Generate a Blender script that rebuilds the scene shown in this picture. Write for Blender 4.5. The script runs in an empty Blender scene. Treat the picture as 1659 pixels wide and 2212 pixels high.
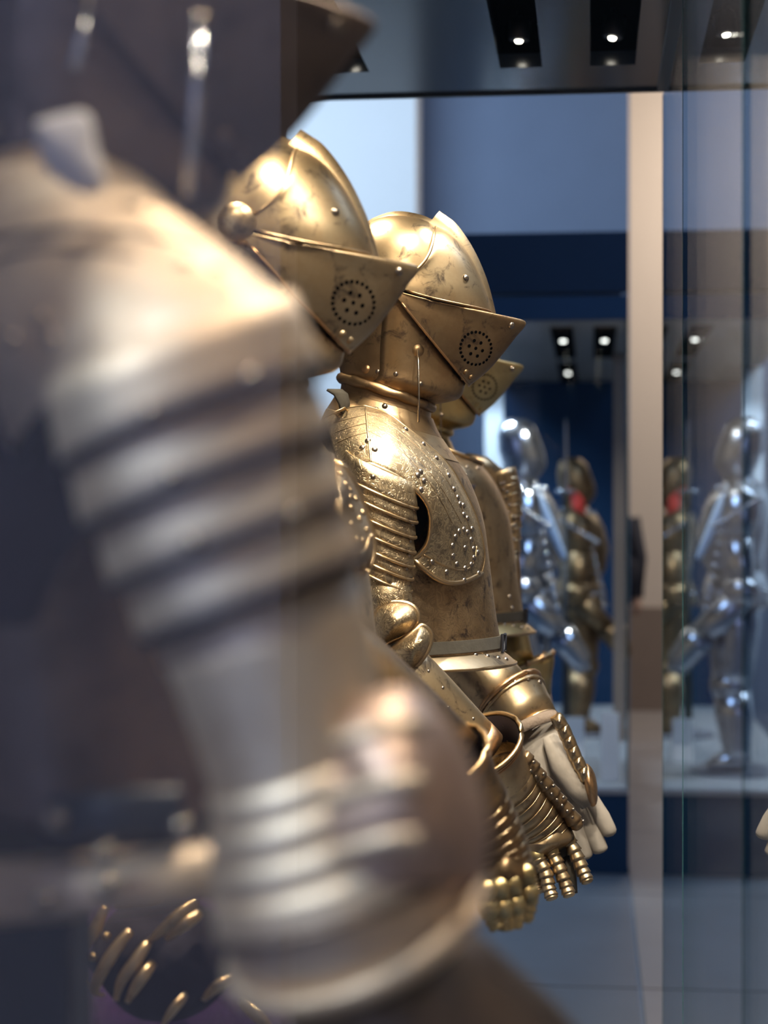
import bpy, bmesh, math, random
from math import sin, cos, pi, atan, tan, radians as R
from mathutils import Vector as V, Matrix
from mathutils.bvhtree import BVHTree

random.seed(7)
SC = bpy.context.scene
COL = SC.collection

# ------------------------------------------------------------------ camera
FP = 4000.0                      # focal length in pixels of the 1659x2212 frame
CZ = 1.35                        # eye height above the gallery floor
TH = atan(448.5 / FP)            # yaw between the lens axis and the row of suits
CAM = V((0, 0, CZ))
cd = bpy.data.cameras.new('camera')
cd.sensor_fit = 'VERTICAL'; cd.sensor_height = 36.0
cd.lens = 36.0 * FP / 2212.0
cd.shift_y = 16.0 / 2212.0
cd.clip_start = 0.02; cd.clip_end = 200
cd.dof.use_dof = True; cd.dof.focus_distance = 2.83; cd.dof.aperture_fstop = 3.3
cam = bpy.data.objects.new('camera', cd); COL.objects.link(cam)
cam.location = CAM; cam.rotation_euler = (pi / 2, 0, TH)
SC.camera = cam

# ------------------------------------------------------------------ world, exposure, room lights
W = bpy.data.worlds.new('world'); SC.world = W; W.use_nodes = True
W.node_tree.nodes['Background'].inputs[0].default_value = (0.35, 0.45, 0.7, 1)
W.node_tree.nodes['Background'].inputs[1].default_value = 0.05
vs = SC.view_settings
vs.view_transform = 'Standard'; vs.look = 'None'; vs.gamma = 1.0; vs.exposure = 0.0
vs.use_curve_mapping = False

def area(name, loc, target, size, power, col, sy=None):
    d = bpy.data.lights.new(name, 'AREA'); d.energy = power; d.color = col
    d.shape = 'RECTANGLE'; d.size = size; d.size_y = sy or size
    o = bpy.data.objects.new(name, d); COL.objects.link(o); o.location = loc
    o.rotation_euler = (V(target) - V(loc)).to_track_quat('-Z', 'Y').to_euler()
    return o
# wall-washers and gallery ceiling lamps, with an added warm fill
area('wall_washer_lamp', (-2.6, 8.0, 4.2), (-2.3, 10.8, 0.9), 2.6, 165, (0.70, 0.85, 1.0), 0.3)
area('soffit_lamp', (-0.3, 9.6, 4.3), (-0.3, 11.2, 2.6), 1.2, 5, (0.62, 0.76, 1.0), 0.3)
area('partition_lamp', (-2.2, 0.2, 4.2), (-2.2, -1.6, 1.4), 2.4, 135, (0.74, 0.76, 1.0), 0.4)
area('gallery_lamp_cool', (1.6, 4.8, 4.35), (1.2, 5.8, 0), 1.6, 75, (0.55, 0.7, 1.0))
area('gallery_lamp_warm', (4.2, 2.0, 4.3), (6.8, 2.4, 1.2), 2.4, 200, (1.0, 0.80, 0.60))
area('fill_lamp_warm', (1.6, -3.4, 4.3), (2.0, -6.0, 1.3), 2.6, 100, (1.0, 0.78, 0.56), 0.6)  # added warm fill behind the camera, brightens the metal
area('hall_lamp_warm', (1.8, 11.6, 4.3), (0.8, 13.2, 1.9), 2.0, 120, (1.0, 0.84, 0.70), 0.4)

sd_ = bpy.data.lights.new('fill_spot_cool', 'SPOT'); sd_.energy = 560; sd_.color = (0.86, 0.93, 1.0); sd_.spot_size = R(22); sd_.spot_blend = 0.6; sd_.shadow_soft_size = 0.12  # added cool fill spot that brightens the nearest suit's arm
so_ = bpy.data.objects.new('fill_spot_cool', sd_); COL.objects.link(so_); so_.location = (-2.3, -1.15, 4.0)
so_.rotation_euler = (V((-0.22, 0.95, 1.05)) - V(so_.location)).to_track_quat('-Z', 'Y').to_euler()

# ------------------------------------------------------------------ measuring helpers
def ray(px, py):
    r = (px - 829.5) / FP; v = (1122.0 - py) / FP
    return V((-sin(TH) + r * cos(TH), cos(TH) + r * sin(TH), v))
def at(px, py, Y):
    """world point where the line of sight of a pixel meets the upright plane Y"""
    d = ray(px, py); return CAM + d * (Y / d.y)
YA, YB, YC, YD = 1.20, 2.28, 2.96, 3.80
def C3(px, py, L=0.0): return at(px, py, YC + L)
def A3(px, py, L=0.0): return at(px, py, YA + L)
def B3(px, py, L=0.0): return at(px, py, YB + L)
def D3(px, py, L=0.0): return at(px, py, YD + L)

# ------------------------------------------------------------------ materials
MAT = {}
def new_mat(name):
    m = bpy.data.materials.new(name); m.use_nodes = True; MAT[name] = m
    nt = m.node_tree; b = nt.nodes['Principled BSDF']
    return m, nt, b
def N(nt, t, **kw):
    n = nt.nodes.new(t)
    for k, v in kw.items():
        if k.startswith('i_'): n.inputs[k[2:].replace('_', ' ')].default_value = v
        else: setattr(n, k, v)
    return n
def ramp(nt, stops):
    n = nt.nodes.new('ShaderNodeValToRGB'); e = n.color_ramp.elements
    e[0].position, e[0].color = stops[0][0], stops[0][1]
    e[1].position, e[1].color = stops[-1][0], stops[-1][1]
    for p, c in stops[1:-1]:
        x = e.new(p); x.color = c
    return n
def g4(v): return (v, v, v, 1)
def mixc(nt, fac, a, b, mode='MIX'):
    n = nt.nodes.new('ShaderNodeMix'); n.data_type = 'RGBA'; n.blend_type = mode
    for s, v in ((0, fac), (6, a), (7, b)):
        if hasattr(v, 'links') or hasattr(v, 'is_output'): nt.links.new(v, n.inputs[s])
        else: n.inputs[s].default_value = v
    return n.outputs[2]

def metal(name, base, base2, dark, rough=0.28, etch=0.0, escale=60.0, spots=0.5, scale=1.0):
    m, nt, b = new_mat(name); L = nt.links.new
    tc = N(nt, 'ShaderNodeTexCoord'); co = tc.outputs['Object']
    n1 = N(nt, 'ShaderNodeTexNoise', i_Scale=14.0 * scale, i_Detail=6.0, i_Roughness=0.62); L(co, n1.inputs['Vector'])
    r1 = ramp(nt, [(0.36, g4(0)), (0.66, g4(1))]); L(n1.outputs['Fac'], r1.inputs[0])
    c = mixc(nt, r1.outputs[0], (*base, 1), (*base2, 1))
    n2 = N(nt, 'ShaderNodeTexNoise', i_Scale=34.0 * scale, i_Detail=8.0, i_Roughness=0.7, i_Distortion=0.6); L(co, n2.inputs['Vector'])
    r2 = ramp(nt, [(0.535, g4(0)), (0.66, g4(spots))]); L(n2.outputs['Fac'], r2.inputs[0])
    c = mixc(nt, r2.outputs[0], c, (*dark, 1))
    n3 = N(nt, 'ShaderNodeTexNoise', i_Scale=260.0 * scale, i_Detail=3.0); L(co, n3.inputs['Vector'])
    bh = n3.outputs['Fac']; bump = N(nt, 'ShaderNodeBump', i_Strength=0.05, i_Distance=0.002); L(bh, bump.inputs['Height'])
    last = bump
    if etch > 0:
        ns = N(nt, 'ShaderNodeTexNoise', i_Scale=escale * 0.42, i_Detail=1.0, i_Distortion=1.2); L(co, ns.inputs['Vector'])
        ml = N(nt, 'ShaderNodeMath', operation='MULTIPLY'); ml.inputs[1].default_value = 42.0; L(ns.outputs['Fac'], ml.inputs[0])
        sn = N(nt, 'ShaderNodeMath', operation='SINE'); L(ml.outputs[0], sn.inputs[0])
        re = ramp(nt, [(0.35, g4(0)), (0.6, g4(1))])
        ad = N(nt, 'ShaderNodeMath', operation='MULTIPLY_ADD'); ad.inputs[1].default_value = 0.5; ad.inputs[2].default_value = 0.5
        L(sn.outputs[0], ad.inputs[0]); L(ad.outputs[0], re.inputs[0])
        b2 = N(nt, 'ShaderNodeBump', i_Strength=etch, i_Distance=0.0006); L(re.outputs[0], b2.inputs['Height']); L(bump.outputs[0], b2.inputs['Normal'])
        last = b2
        inv = N(nt, 'ShaderNodeMath', operation='MULTIPLY_ADD'); inv.inputs[1].default_value = -0.48 * min(1, etch * 1.6); inv.inputs[2].default_value = 0.48 * min(1, etch * 1.6)
        L(re.outputs[0], inv.inputs[0]); c = mixc(nt, inv.outputs[0], c, (*dark, 1))
    L(last.outputs[0], b.inputs['Normal']); L(c, b.inputs['Base Color'])
    b.inputs['Metallic'].default_value = 1.0
    rr = N(nt, 'ShaderNodeMath', operation='MULTIPLY_ADD'); rr.inputs[1].default_value = 0.22; rr.inputs[2].default_value = rough + 0.0
    L(n1.outputs['Fac'], rr.inputs[0]); L(rr.outputs[0], b.inputs['Roughness'])
    return m
def plain(name, col, rough=0.6, metallic=0.0, var=0.12, nscale=20.0, bump=0.0, spec=None, sheen=0):
    m, nt, b = new_mat(name); L = nt.links.new
    tc = N(nt, 'ShaderNodeTexCoord')
    n = N(nt, 'ShaderNodeTexNoise', i_Scale=nscale, i_Detail=5.0); L(tc.outputs['Object'], n.inputs['Vector'])
    c = mixc(nt, n.outputs['Fac'], (*[x * (1 - var) for x in col], 1), (*[min(1, x * (1 + var)) for x in col], 1))
    L(c, b.inputs['Base Color']); b.inputs['Roughness'].default_value = rough; b.inputs['Metallic'].default_value = metallic
    if bump:
        bp = N(nt, 'ShaderNodeBump', i_Strength=bump, i_Distance=0.004); L(n.outputs['Fac'], bp.inputs['Height']); L(bp.outputs[0], b.inputs['Normal'])
    if spec is not None: b.inputs['Specular IOR Level'].default_value = spec
    if sheen: b.inputs['Sheen Weight'].default_value = sheen
    return m
def emit(name, col, s):
    m, nt, b = new_mat(name); b.inputs['Base Color'].default_value = (*col, 1)
    b.inputs['Emission Color'].default_value = (*col, 1); b.inputs['Emission Strength'].default_value = s
    return m
def glass(name, tint=(0.97, 0.99, 1.0), f0=0.04):
    m = bpy.data.materials.new(name); m.use_nodes = True; MAT[name] = m; nt = m.node_tree; nt.nodes.clear(); L = nt.links.new
    g = N(nt, 'ShaderNodeNewGeometry'); dt = N(nt, 'ShaderNodeVectorMath', operation='DOT_PRODUCT')
    L(g.outputs['Normal'], dt.inputs[0]); L(g.outputs['Incoming'], dt.inputs[1])
    ab = N(nt, 'ShaderNodeMath', operation='ABSOLUTE'); L(dt.outputs['Value'], ab.inputs[0])
    om = N(nt, 'ShaderNodeMath', operation='SUBTRACT'); om.inputs[0].default_value = 1.0; L(ab.outputs[0], om.inputs[1])
    pw = N(nt, 'ShaderNodeMath', operation='POWER'); pw.inputs[1].default_value = 5.0; L(om.outputs[0], pw.inputs[0])
    fr = N(nt, 'ShaderNodeMath', operation='MULTIPLY_ADD'); fr.inputs[1].default_value = 1 - f0; fr.inputs[2].default_value = f0; L(pw.outputs[0], fr.inputs[0])
    tr = N(nt, 'ShaderNodeBsdfTransparent'); tr.inputs[0].default_value = (*tint, 1)
    gl = N(nt, 'ShaderNodeBsdfGlossy'); gl.inputs['Roughness'].default_value = 0.0; gl.inputs[0].default_value = (1, 1, 1, 1)
    mx = N(nt, 'ShaderNodeMixShader'); L(fr.outputs[0], mx.inputs[0]); L(tr.outputs[0], mx.inputs[1]); L(gl.outputs[0], mx.inputs[2])
    o = N(nt, 'ShaderNodeOutputMaterial'); L(mx.outputs[0], o.inputs[0])
    return m

GOLD = (0.53, 0.40, 0.235); GOLD2 = (0.375, 0.26, 0.14); TARN = (0.045, 0.034, 0.036)
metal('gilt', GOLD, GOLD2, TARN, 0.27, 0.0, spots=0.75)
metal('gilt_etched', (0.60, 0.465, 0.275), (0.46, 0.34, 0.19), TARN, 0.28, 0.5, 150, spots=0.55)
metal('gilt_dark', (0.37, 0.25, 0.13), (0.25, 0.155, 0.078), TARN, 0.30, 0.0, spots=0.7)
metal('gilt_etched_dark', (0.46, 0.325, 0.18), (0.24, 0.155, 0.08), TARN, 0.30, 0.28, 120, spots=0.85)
metal('brass', (0.58, 0.455, 0.22), (0.48, 0.35, 0.155), (0.10, 0.07, 0.03), 0.24, 0.0, spots=0.4)
metal('copper_gilt', (0.55, 0.34, 0.17), (0.44, 0.25, 0.12), TARN, 0.26, 0.12, 90, spots=0.5)
metal('steel_gilt', (0.74, 0.64, 0.51), (0.62, 0.475, 0.34), (0.30, 0.20, 0.13), 0.46, 0.0, spots=0.35, scale=0.6)
metal('steel_brown', (0.22, 0.17, 0.145), (0.15, 0.115, 0.095), (0.05, 0.04, 0.04), 0.36, 0.0, spots=0.5, scale=0.6)
metal('shade_rim_steel', (0.055, 0.05, 0.06), (0.04, 0.036, 0.045), (0.02, 0.02, 0.025), 0.45, 0.0, spots=0.5, scale=0.6)  # dark colour puts the shade at the plate edges into the rims
metal('steel_rose', (0.62, 0.47, 0.39), (0.50, 0.35, 0.27), (0.15, 0.1, 0.08), 0.42, 0.0, spots=0.35, scale=0.6)
metal('polished_steel', (0.62, 0.64, 0.68), (0.50, 0.52, 0.57), (0.1, 0.1, 0.12), 0.10, 0.0, spots=0.3)
metal('rivet_steel', (0.34, 0.285, 0.225), (0.26, 0.21, 0.16), TARN, 0.17, 0.0, spots=0.2)
metal('rim_gilt', (0.58, 0.42, 0.23), (0.46, 0.31, 0.16), TARN, 0.22, 0.0, spots=0.3)
plain('hole_black', (0.003, 0.0027, 0.0025), 1.0, spec=0)
plain('leather_brown', (0.034, 0.028, 0.018), 0.9, var=0.3, nscale=60, bump=0.3)
plain('leather_pale', (0.26, 0.22, 0.172), 0.75, var=0.18, nscale=45, bump=0.35)
plain('suede_brown', (0.16, 0.115, 0.08), 0.9, var=0.3, nscale=160, bump=0.5)
plain('leather_white', (0.62, 0.60, 0.60), 0.7, var=0.08, nscale=30, bump=0.2)
plain('velvet_purple', (0.055, 0.018, 0.10), 0.95, var=0.4, nscale=90, bump=0.4, sheen=0.5)
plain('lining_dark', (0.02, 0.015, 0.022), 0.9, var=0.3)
plain('stand_black', (0.012, 0.013, 0.018), 0.45)
plain('case_metal', (0.030, 0.034, 0.042), 0.38, metallic=0.0, var=0.05)
plain('ceiling_panel', (0.030, 0.040, 0.060), 0.15, var=0.04, spec=1.0)
plain('case_back', (0.30, 0.31, 0.37), 0.7, var=0.06, nscale=6)
plain('platform_cloth', (0.06, 0.075, 0.11), 0.85, var=0.1, nscale=80)
plain('wall_pale', (0.70, 0.74, 0.78), 0.9, var=0.02, nscale=3)
plain('wall_slate', (0.15, 0.195, 0.29), 0.9, var=0.06, nscale=4)
plain('dado_brown', (0.20, 0.15, 0.12), 0.7, var=0.08, nscale=6)
plain('wall_beige', (0.58, 0.50, 0.43), 0.9, var=0.03, nscale=2)
plain('wall_lilac', (0.55, 0.57, 0.68), 0.9, var=0.03, nscale=2)
plain('wall_dim', (0.17, 0.17, 0.20), 0.9, var=0.05, nscale=2)
plain('navy', (0.010, 0.036, 0.088), 0.7, var=0.12, nscale=5, spec=0.15)
plain('navy_dark', (0.006, 0.021, 0.052), 0.7, var=0.1, nscale=5, spec=0.15)
plain('plinth_top', (0.30, 0.31, 0.33), 0.7, var=0.08, nscale=10)
plain('soffit_grey', (0.13, 0.125, 0.125), 0.6, var=0.08, nscale=10)
plain('highlight_blue', (0.50, 0.66, 0.90), 0.45, var=0.05)  # pale blue highlight put into the colour of a band
plain('tile_blue', (0.115, 0.145, 0.185), 0.42, var=0.22, nscale=3)
plain('tile_mauve', (0.27, 0.25, 0.25), 0.42, var=0.18, nscale=3)
plain('grout', (0.30, 0.34, 0.40), 0.8)
plain('card_white', (0.62, 0.62, 0.64), 0.8, var=0.03)
plain('red_cloth', (0.62, 0.05, 0.035), 0.8, var=0.2)
plain('coat_dark', (0.02, 0.02, 0.03), 0.9)
plain('skin', (0.45, 0.28, 0.2), 0.6)
plain('hair_dark', (0.03, 0.02, 0.015), 0.7)
emit('lamp_glow', (1.0, 0.90, 0.74), 12.0)
emit('lamp_glow_soft', (1.0, 0.92, 0.8), 5.0)
glass('case_glass'); glass('far_glass', (0.93, 0.97, 1.0), 0.010)
plain('glass_edge', (0.03, 0.10, 0.10), 0.25)

# ------------------------------------------------------------------ mesh helpers
def mesh(name, verts, faces, smooth=True):
    me = bpy.data.meshes.new(name); me.from_pydata([tuple(v) for v in verts], [], faces); me.validate(); me.update()
    if smooth:
        for p in me.polygons: p.use_smooth = True
    return me
ORG = [V((0, 0, 0))]              # origin of the thing under construction
def ob(name, verts, faces, mat, parent=None, smooth=True, thick=0.0, bevel=0.0, label=None):
    o0 = ORG[0]
    me = mesh(name, [V(v) - o0 for v in verts], faces, smooth)
    me.materials.append(MAT[mat] if isinstance(mat, str) else mat)
    o = bpy.data.objects.new(name, me); COL.objects.link(o)
    if parent is not None: o.parent = parent
    else: o.location = o0
    if thick:
        s = o.modifiers.new('thickness', 'SOLIDIFY'); s.thickness = thick; s.offset = 0
    if bevel:
        s = o.modifiers.new('bevel', 'BEVEL'); s.width = bevel; s.segments = 2; s.limit_method = 'ANGLE'
    if label: o['label'] = label
    return o
def empty(name, loc, label=None, cat=None, group=None):
    o = bpy.data.objects.new(name, None); COL.objects.link(o); o.location = loc; o.empty_display_size = 0.1
    if label: o['label'] = label
    if cat: o['category'] = cat
    if group: o['group'] = group
    return o
def tag(o, label, cat, group=None):
    o['label'] = label; o['category'] = cat
    if group: o['group'] = group
    return o
def struct(o): o['kind'] = 'structure'; return o
def grid(rows, closed=False, cap0=False, cap1=False):
    n = len(rows[0]); vs = [p for r in rows for p in r]; fs = []
    m = n if closed else n - 1
    for i in range(len(rows) - 1):
        for j in range(m):
            a = i * n + j; b2 = i * n + (j + 1) % n
            fs.append((a, b2, b2 + n, a + n))
    if cap0: fs.append(tuple(range(n))[::-1])
    if cap1: fs.append(tuple(range((len(rows) - 1) * n, len(rows) * n)))
    return vs, fs
def merge(*parts):
    vs, fs = [], []
    for v, f in parts:
        k = len(vs); vs += list(v); fs += [tuple(i + k for i in q) for q in f]
    return vs, fs
def box(x0, x1, y0, y1, z0, z1):
    v = [V((x, y, z)) for z in (z0, z1) for y in (y0, y1) for x in (x0, x1)]
    f = [(0, 2, 3, 1), (4, 5, 7, 6), (0, 1, 5, 4), (2, 6, 7, 3), (0, 4, 6, 2), (1, 3, 7, 5)]
    return v, f
def spow(x, e): return math.copysign(abs(x) ** e, x)
def crom(pts, k):
    """Catmull-Rom resample of a list of tuples/vectors into k samples"""
    P = [tuple(p) for p in pts]; n = len(P); out = []
    for s in range(k):
        t = s / (k - 1) * (n - 1); i = min(int(t), n - 2); u = t - i
        p0, p1, p2, p3 = P[max(i - 1, 0)], P[i], P[i + 1], P[min(i + 2, n - 1)]
        out.append(tuple(0.5 * (2 * b + (c - a) * u + (2 * a - 5 * b + 4 * c - d) * u * u + (3 * b - a - 3 * c + d) * u ** 3)
                         for a, b, c, d in zip(p0, p1, p2, p3)))
    return out
YV = V((0, 1, 0)); ZV = V((0, 0, 1))
def ring(b, f, w, pf=2.0, pb=2.0, n=48, th=(0, 2 * pi), closed=True):
    mid = (b + f) / 2; h = (f - b) / 2; out = []
    k = n if closed else n - 1
    for i in range(n):
        a = th[0] + (th[1] - th[0]) * i / k
        p = pf if cos(a) > 0 else pb
        out.append(mid + h * spow(cos(a), 2 / p) + YV * (w * spow(sin(a), 2 / p)))
    return out
def fan(piv, w, mids, n=29, k=22, P3=C3):
    P = P3(*piv, -w); P.y = P3(*piv).y; rows = []       # the pivot is measured on the near side of the helmet
    for px, py, p, bow in crom(mids, k):
        M = P3(px, py); d = M - P; pr = V((d.z, 0, -d.x)); row = []
        for i in range(n):
            a = -pi / 2 + pi * i / (n - 1)
            g = abs(cos(a)) ** (2 / p); l = w * spow(sin(a), 2 / p)
            row.append(P + d * g + pr * (bow * sin(pi * g)) + YV * l)
        rows.append(row)
    return grid(rows)
def frames(path):
    out = []; prev = None
    for i, p in enumerate(path):
        t = (path[min(i + 1, len(path) - 1)] - path[max(i - 1, 0)]).normalized()
        if prev is None:
            ref = YV if abs(t.dot(YV)) < 0.9 else V((1, 0, 0))
            u = (ref - t * ref.dot(t)).normalized()
        else:
            u = (prev - t * prev.dot(t)).normalized()
        prev = u; out.append((t, u, t.cross(u)))
    return out
def tube(path, radii, n=24, flat=1.0, cap=True, closed=False, th=None):
    """limb: path of points, radii along it; flat scales the depth (u) radius"""
    path = [V(p) for p in path]
    if closed:
        m = len(path); rows = []
        fr = []
        for i in range(m):
            t = (path[(i + 1) % m] - path[i - 1]).normalized()
            ref = YV if abs(t.dot(YV)) < 0.8 else ZV
            u = (ref - t * ref.dot(t)).normalized(); fr.append((t, u, t.cross(u)))
        for i in range(m):
            t, u, w = fr[i]
            rows.append([path[i] + u * (radii[i] * cos(2 * pi * j / n)) + w * (radii[i] * sin(2 * pi * j / n)) for j in range(n)])
        rows.append(rows[0])
        return grid(rows, True)
    rows = []
    for (t, u, w), p, r in zip(frames(path), path, radii):
        rows.append([p + u * (r * flat * cos(2 * pi * j / n)) + w * (r * sin(2 * pi * j / n)) for j in range(n)])
    return grid(rows, True, cap, cap)
def wire(path, r, n=8, k=None, closed=False):
    pts = [V(p) for p in (crom(path, k) if k else path)]
    return tube(pts, [r] * len(pts), n, closed=closed)
def patch(outline, edgeL, midL, P3, rings=7, k=44, centre=None):
    """convex plate: closed pixel outline at depth edgeL (number or list per point), bulging to midL in the middle"""
    o = list(outline) + [outline[0]]
    el = edgeL if isinstance(edgeL, (list, tuple)) else [edgeL] * len(outline)
    el = list(el) + [el[0]]
    pts = crom([(a[0], a[1], l) for a, l in zip(o, el)], k + 1)[:-1]
    cx = centre[0] if centre else sum(p[0] for p in outline) / len(outline)
    cy = centre[1] if centre else sum(p[1] for p in outline) / len(outline)
    rows = []
    for r in range(rings):
        t = r / rings
        rows.append([P3(x + (cx - x) * t, y + (cy - y) * t, l + (midL - l) * (1 - (1 - t) ** 2)) for x, y, l in pts])
    vs, fs = grid(rows, True)
    vs.append(P3(cx, cy, midL)); c = len(vs) - 1; b0 = (rings - 1) * k
    fs += [(b0 + j, b0 + (j + 1) % k, c) for j in range(k)]
    return vs, fs, rows[0]
def columns(cols, P3, nt=9, nc=40, bulge=0.03):
    """plate spanned by columns (lower point, upper point, sag px), points (px, py, depth)"""
    lo = crom([c[0] for c in cols], nc); up = crom([c[1] for c in cols], nc); sg = crom([(c[2],) for c in cols], nc)
    rows = []
    for a, b, s in zip(lo, up, sg):
        r = []
        for j in range(nt):
            t = j / (nt - 1); q = sin(pi * t)
            r.append(P3(a[0] + (b[0] - a[0]) * t, a[1] + (b[1] - a[1]) * t + s[0] * q, a[2] + (b[2] - a[2]) * t - bulge * q))
        rows.append(r)
    vs, fs = grid(rows)
    return vs, fs, [r[0] for r in rows], [r[-1] for r in rows], rows[-1]
# a domed rivet shared by every rivet of a material
def rivet_mesh(mat):
    key = 'rivet_' + mat
    if key in bpy.data.meshes: return bpy.data.meshes[key]
    rows = []
    for a, h in ((1.0, 0.0), (0.93, 0.36), (0.68, 0.66), (0.3, 0.82)):
        rows.append([V((a * cos(2 * pi * j / 10), a * sin(2 * pi * j / 10), h)) for j in range(10)])
    vs, fs = grid(rows, True, False, True)
    me = mesh(key, vs, fs); me.materials.append(MAT[mat]); return me
def rivet(pos, nrm, r, parent, mat='rivet_steel', name='rivet'):
    o = bpy.data.objects.new(name, rivet_mesh(mat)); COL.objects.link(o); o.parent = parent
    q = V(nrm).to_track_quat('Z', 'Y')
    o.matrix_local = Matrix.Translation(V(pos) - ORG[0]) @ q.to_matrix().to_4x4() @ Matrix.Diagonal((r, r, r, 1))
    return o
def bvh(*parts):
    vs, fs = merge(*[(p[0], p[1]) for p in parts]); return BVHTree.FromPolygons([tuple(v) for v in vs], fs)
def hit(tree, px, py):
    d = ray(px, py).normalized(); h = tree.ray_cast(CAM, d)
    if h[0] is None: return None
    n = h[1] if h[1].dot(d) < 0 else -h[1]
    return h[0], n
def rivets(tree, pts, r, parent, mat='rivet_steel'):
    for px, py in pts:
        h = hit(tree, px, py)
        if h: rivet(h[0], h[1], r, parent, mat)

# ------------------------------------------------------------------ the gallery
def lames(prefix, centres, radii, axis, depth, mat, parent, flare=1.05, flat=1.0, rimr=0.0022, keel=0.0, n=48, rimmat='rim_gilt', overlap=0.012):
    """overlapping arm lames: centres are the lower-edge ring centres, axis is the normal of the slanted edge planes"""
    out = []; axn = axis.normalized()
    for i, (c, r) in enumerate(zip(centres, radii)):
        a0 = centres[max(i - 1, 0)]; a1 = centres[min(i + 1, len(centres) - 1)]; lim = (a1 - a0).normalized()
        u = (YV - lim * YV.dot(lim)).normalized(); w = lim.cross(u)
        rows = []
        for t, s in ((-1, 1.0), (-0.6, 1.015), (-0.25, 1.035), (0, flare)):
            cc = c + lim * (depth + overlap) * t; row = []
            for j in range(n):
                a = 2 * pi * j / n; kk = 1 + keel * max(0, 1 - abs(a - 2 * pi * 27 / 48) / 0.75)
                p = u * (r * s * flat * cos(a) * kk) + w * (r * s * kk * sin(a))
                p = p - lim * (p.dot(axn) / lim.dot(axn))       # slide along the limb onto the slanted plane
                row.append(cc + p)
            rows.append(row)
        vs, fs = grid(rows, True); ob('lame', vs, fs, mat, parent, thick=0.0012); out.append((vs, fs))
        ob('rim', *wire(rows[-1], rimr, 6, closed=True), rimmat, parent)
    return out

GX0, GX1, GY0, GY1, GH = -6.5, 7.5, -6.0, 13.2, 4.6
def slab(name, b, mat, parent=None, **kw): return ob(name, b[0], b[1], mat, parent, smooth=False, **kw)
floor = struct(slab('floor', box(GX0, GX1, GY0, GY1, -0.10, -0.012), 'grout'))
JX, JY, TS = 0.139, 5.38, 1.35
def tile_mesh(mat):
    s = TS / 2 - 0.006
    v, f = box(-s, s, -s, s, -0.012, 0.0); me = mesh('tile_' + mat, v, f, False); me.materials.append(MAT[mat]); return me
TM = {k: tile_mesh(k) for k in ('tile_blue', 'tile_mauve')}
for i in range(-3, 4):
    for j in range(-4, 9):
        x = JX + (i + 0.5) * TS; y = JY + (j + 0.5) * TS
        if not (GX0 < x - TS / 2 and x + TS / 2 < GX1 and GY0 < y - TS / 2): continue
        o = bpy.data.objects.new('tile', TM['tile_blue' if i < 0 else 'tile_mauve']); COL.objects.link(o); o.parent = floor; o.location = (x, y, 0)
struct(slab('ceiling', box(GX0, GX1, GY0, GY1, GH, GH + 0.1), 'wall_dim'))
struct(slab('wall_left', box(GX0 - 0.1, GX0, GY0, GY1, 0, GH), 'wall_slate'))
struct(slab('wall_right', box(GX1, GX1 + 0.1, GY0, GY1, 0, GH), 'wall_beige'))
struct(slab('wall_back', box(GX0, GX1, GY1, GY1 + 0.1, 0, GH), 'wall_beige'))
struct(slab('wall_front', box(GX0, GX1, GY0 - 0.1, GY0, 0, GH), 'wall_beige'))
struct(slab('unseen_dark_panel', box(-1.5, 1.1, GY0, GY0 + 0.06, 0, 3.4), 'navy_dark'))  # added dark panel out of view, keeps the near pane's reflection black
xp = at(897, 300, 10.8).x
struct(slab('wall_pale', box(GX0, xp, 10.8, 11.6, 0, GH), 'wall_pale'))
struct(slab('wall_slate', box(xp, at(1359, 300, 11.2).x, 11.2, 11.5, 0, GH), 'wall_slate'))
struct(slab('wall_partition', box(GX0, -0.441, -1.75, -1.6, 0, GH), 'wall_lilac'))
struct(slab('baseboard_back', box(GX0, GX1, GY1 - 0.03, GY1, 0, 0.73), 'dado_brown'))

# ------------------------------------------------------------------ the display case around the four suits
XL, XR, YN, YF, ZT, ZP = -0.70, 0.155, 0.50, 4.10, CZ + 0.942, 0.12
case = empty('display_case', ((XL + XR) / 2, (YN + YF) / 2, 0), 'long glass display case enclosing the row of gilded suits of armour', 'display case')
ORG[0] = case.location.copy()
def cpart(name, b, mat, **kw): return slab(name, b, mat, case, **kw)
cpart('platform', box(XL, XR + 0.012, YN, YF, 0.0, ZP), 'platform_cloth', bevel=0.004)
cpart('back_panel', box(XL - 0.03, XL, YN, YF - 0.05, ZP, ZT), 'case_back')
cpart('corner_post', box(XL - 0.03, XL + 0.018, YF - 0.05, YF, ZP, ZT), 'stand_black', bevel=0.002)
# ceiling: strips between three lamp slots
SL = [(-0.555, -0.465), (-0.190, -0.102), (-0.003, 0.090)]
SY0, SY1 = 0.65, 3.87
xs = [XL - 0.03] + [v for s in SL for v in s] + [XR + 0.02]
for i in range(0, len(xs), 2): cpart('ceiling_panel', box(xs[i], xs[i + 1], YN, YF, ZT, ZT + 0.03), 'ceiling_panel')
for a, b in SL:
    cpart('ceiling_panel', box(a, b, SY1, YF, ZT, ZT + 0.03), 'ceiling_panel')
    cpart('ceiling_panel', box(a, b, YN, SY0, ZT, ZT + 0.03), 'ceiling_panel')
    cpart('lamp_slot', box(a - 0.01, b + 0.01, SY0, SY1, ZT + 0.09, ZT + 0.11), 'hole_black')
    for x0, x1 in ((a - 0.012, a), (b, b + 0.012)): cpart('slot_side', box(x0, x1, SY0, SY1, ZT + 0.03, ZT + 0.09), 'hole_black')
    cpart('slot_end', box(a, b, SY1, SY1 + 0.012, ZT + 0.03, ZT + 0.09), 'hole_black')
cpart('edge_trim', box(XR - 0.012, XR + 0.02, YN, YF, ZT - 0.006, ZT), 'case_metal')
cpart('edge_trim', box(XL, XR - 0.012, YF - 0.012, YF, ZT - 0.006, ZT), 'case_metal')
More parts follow.
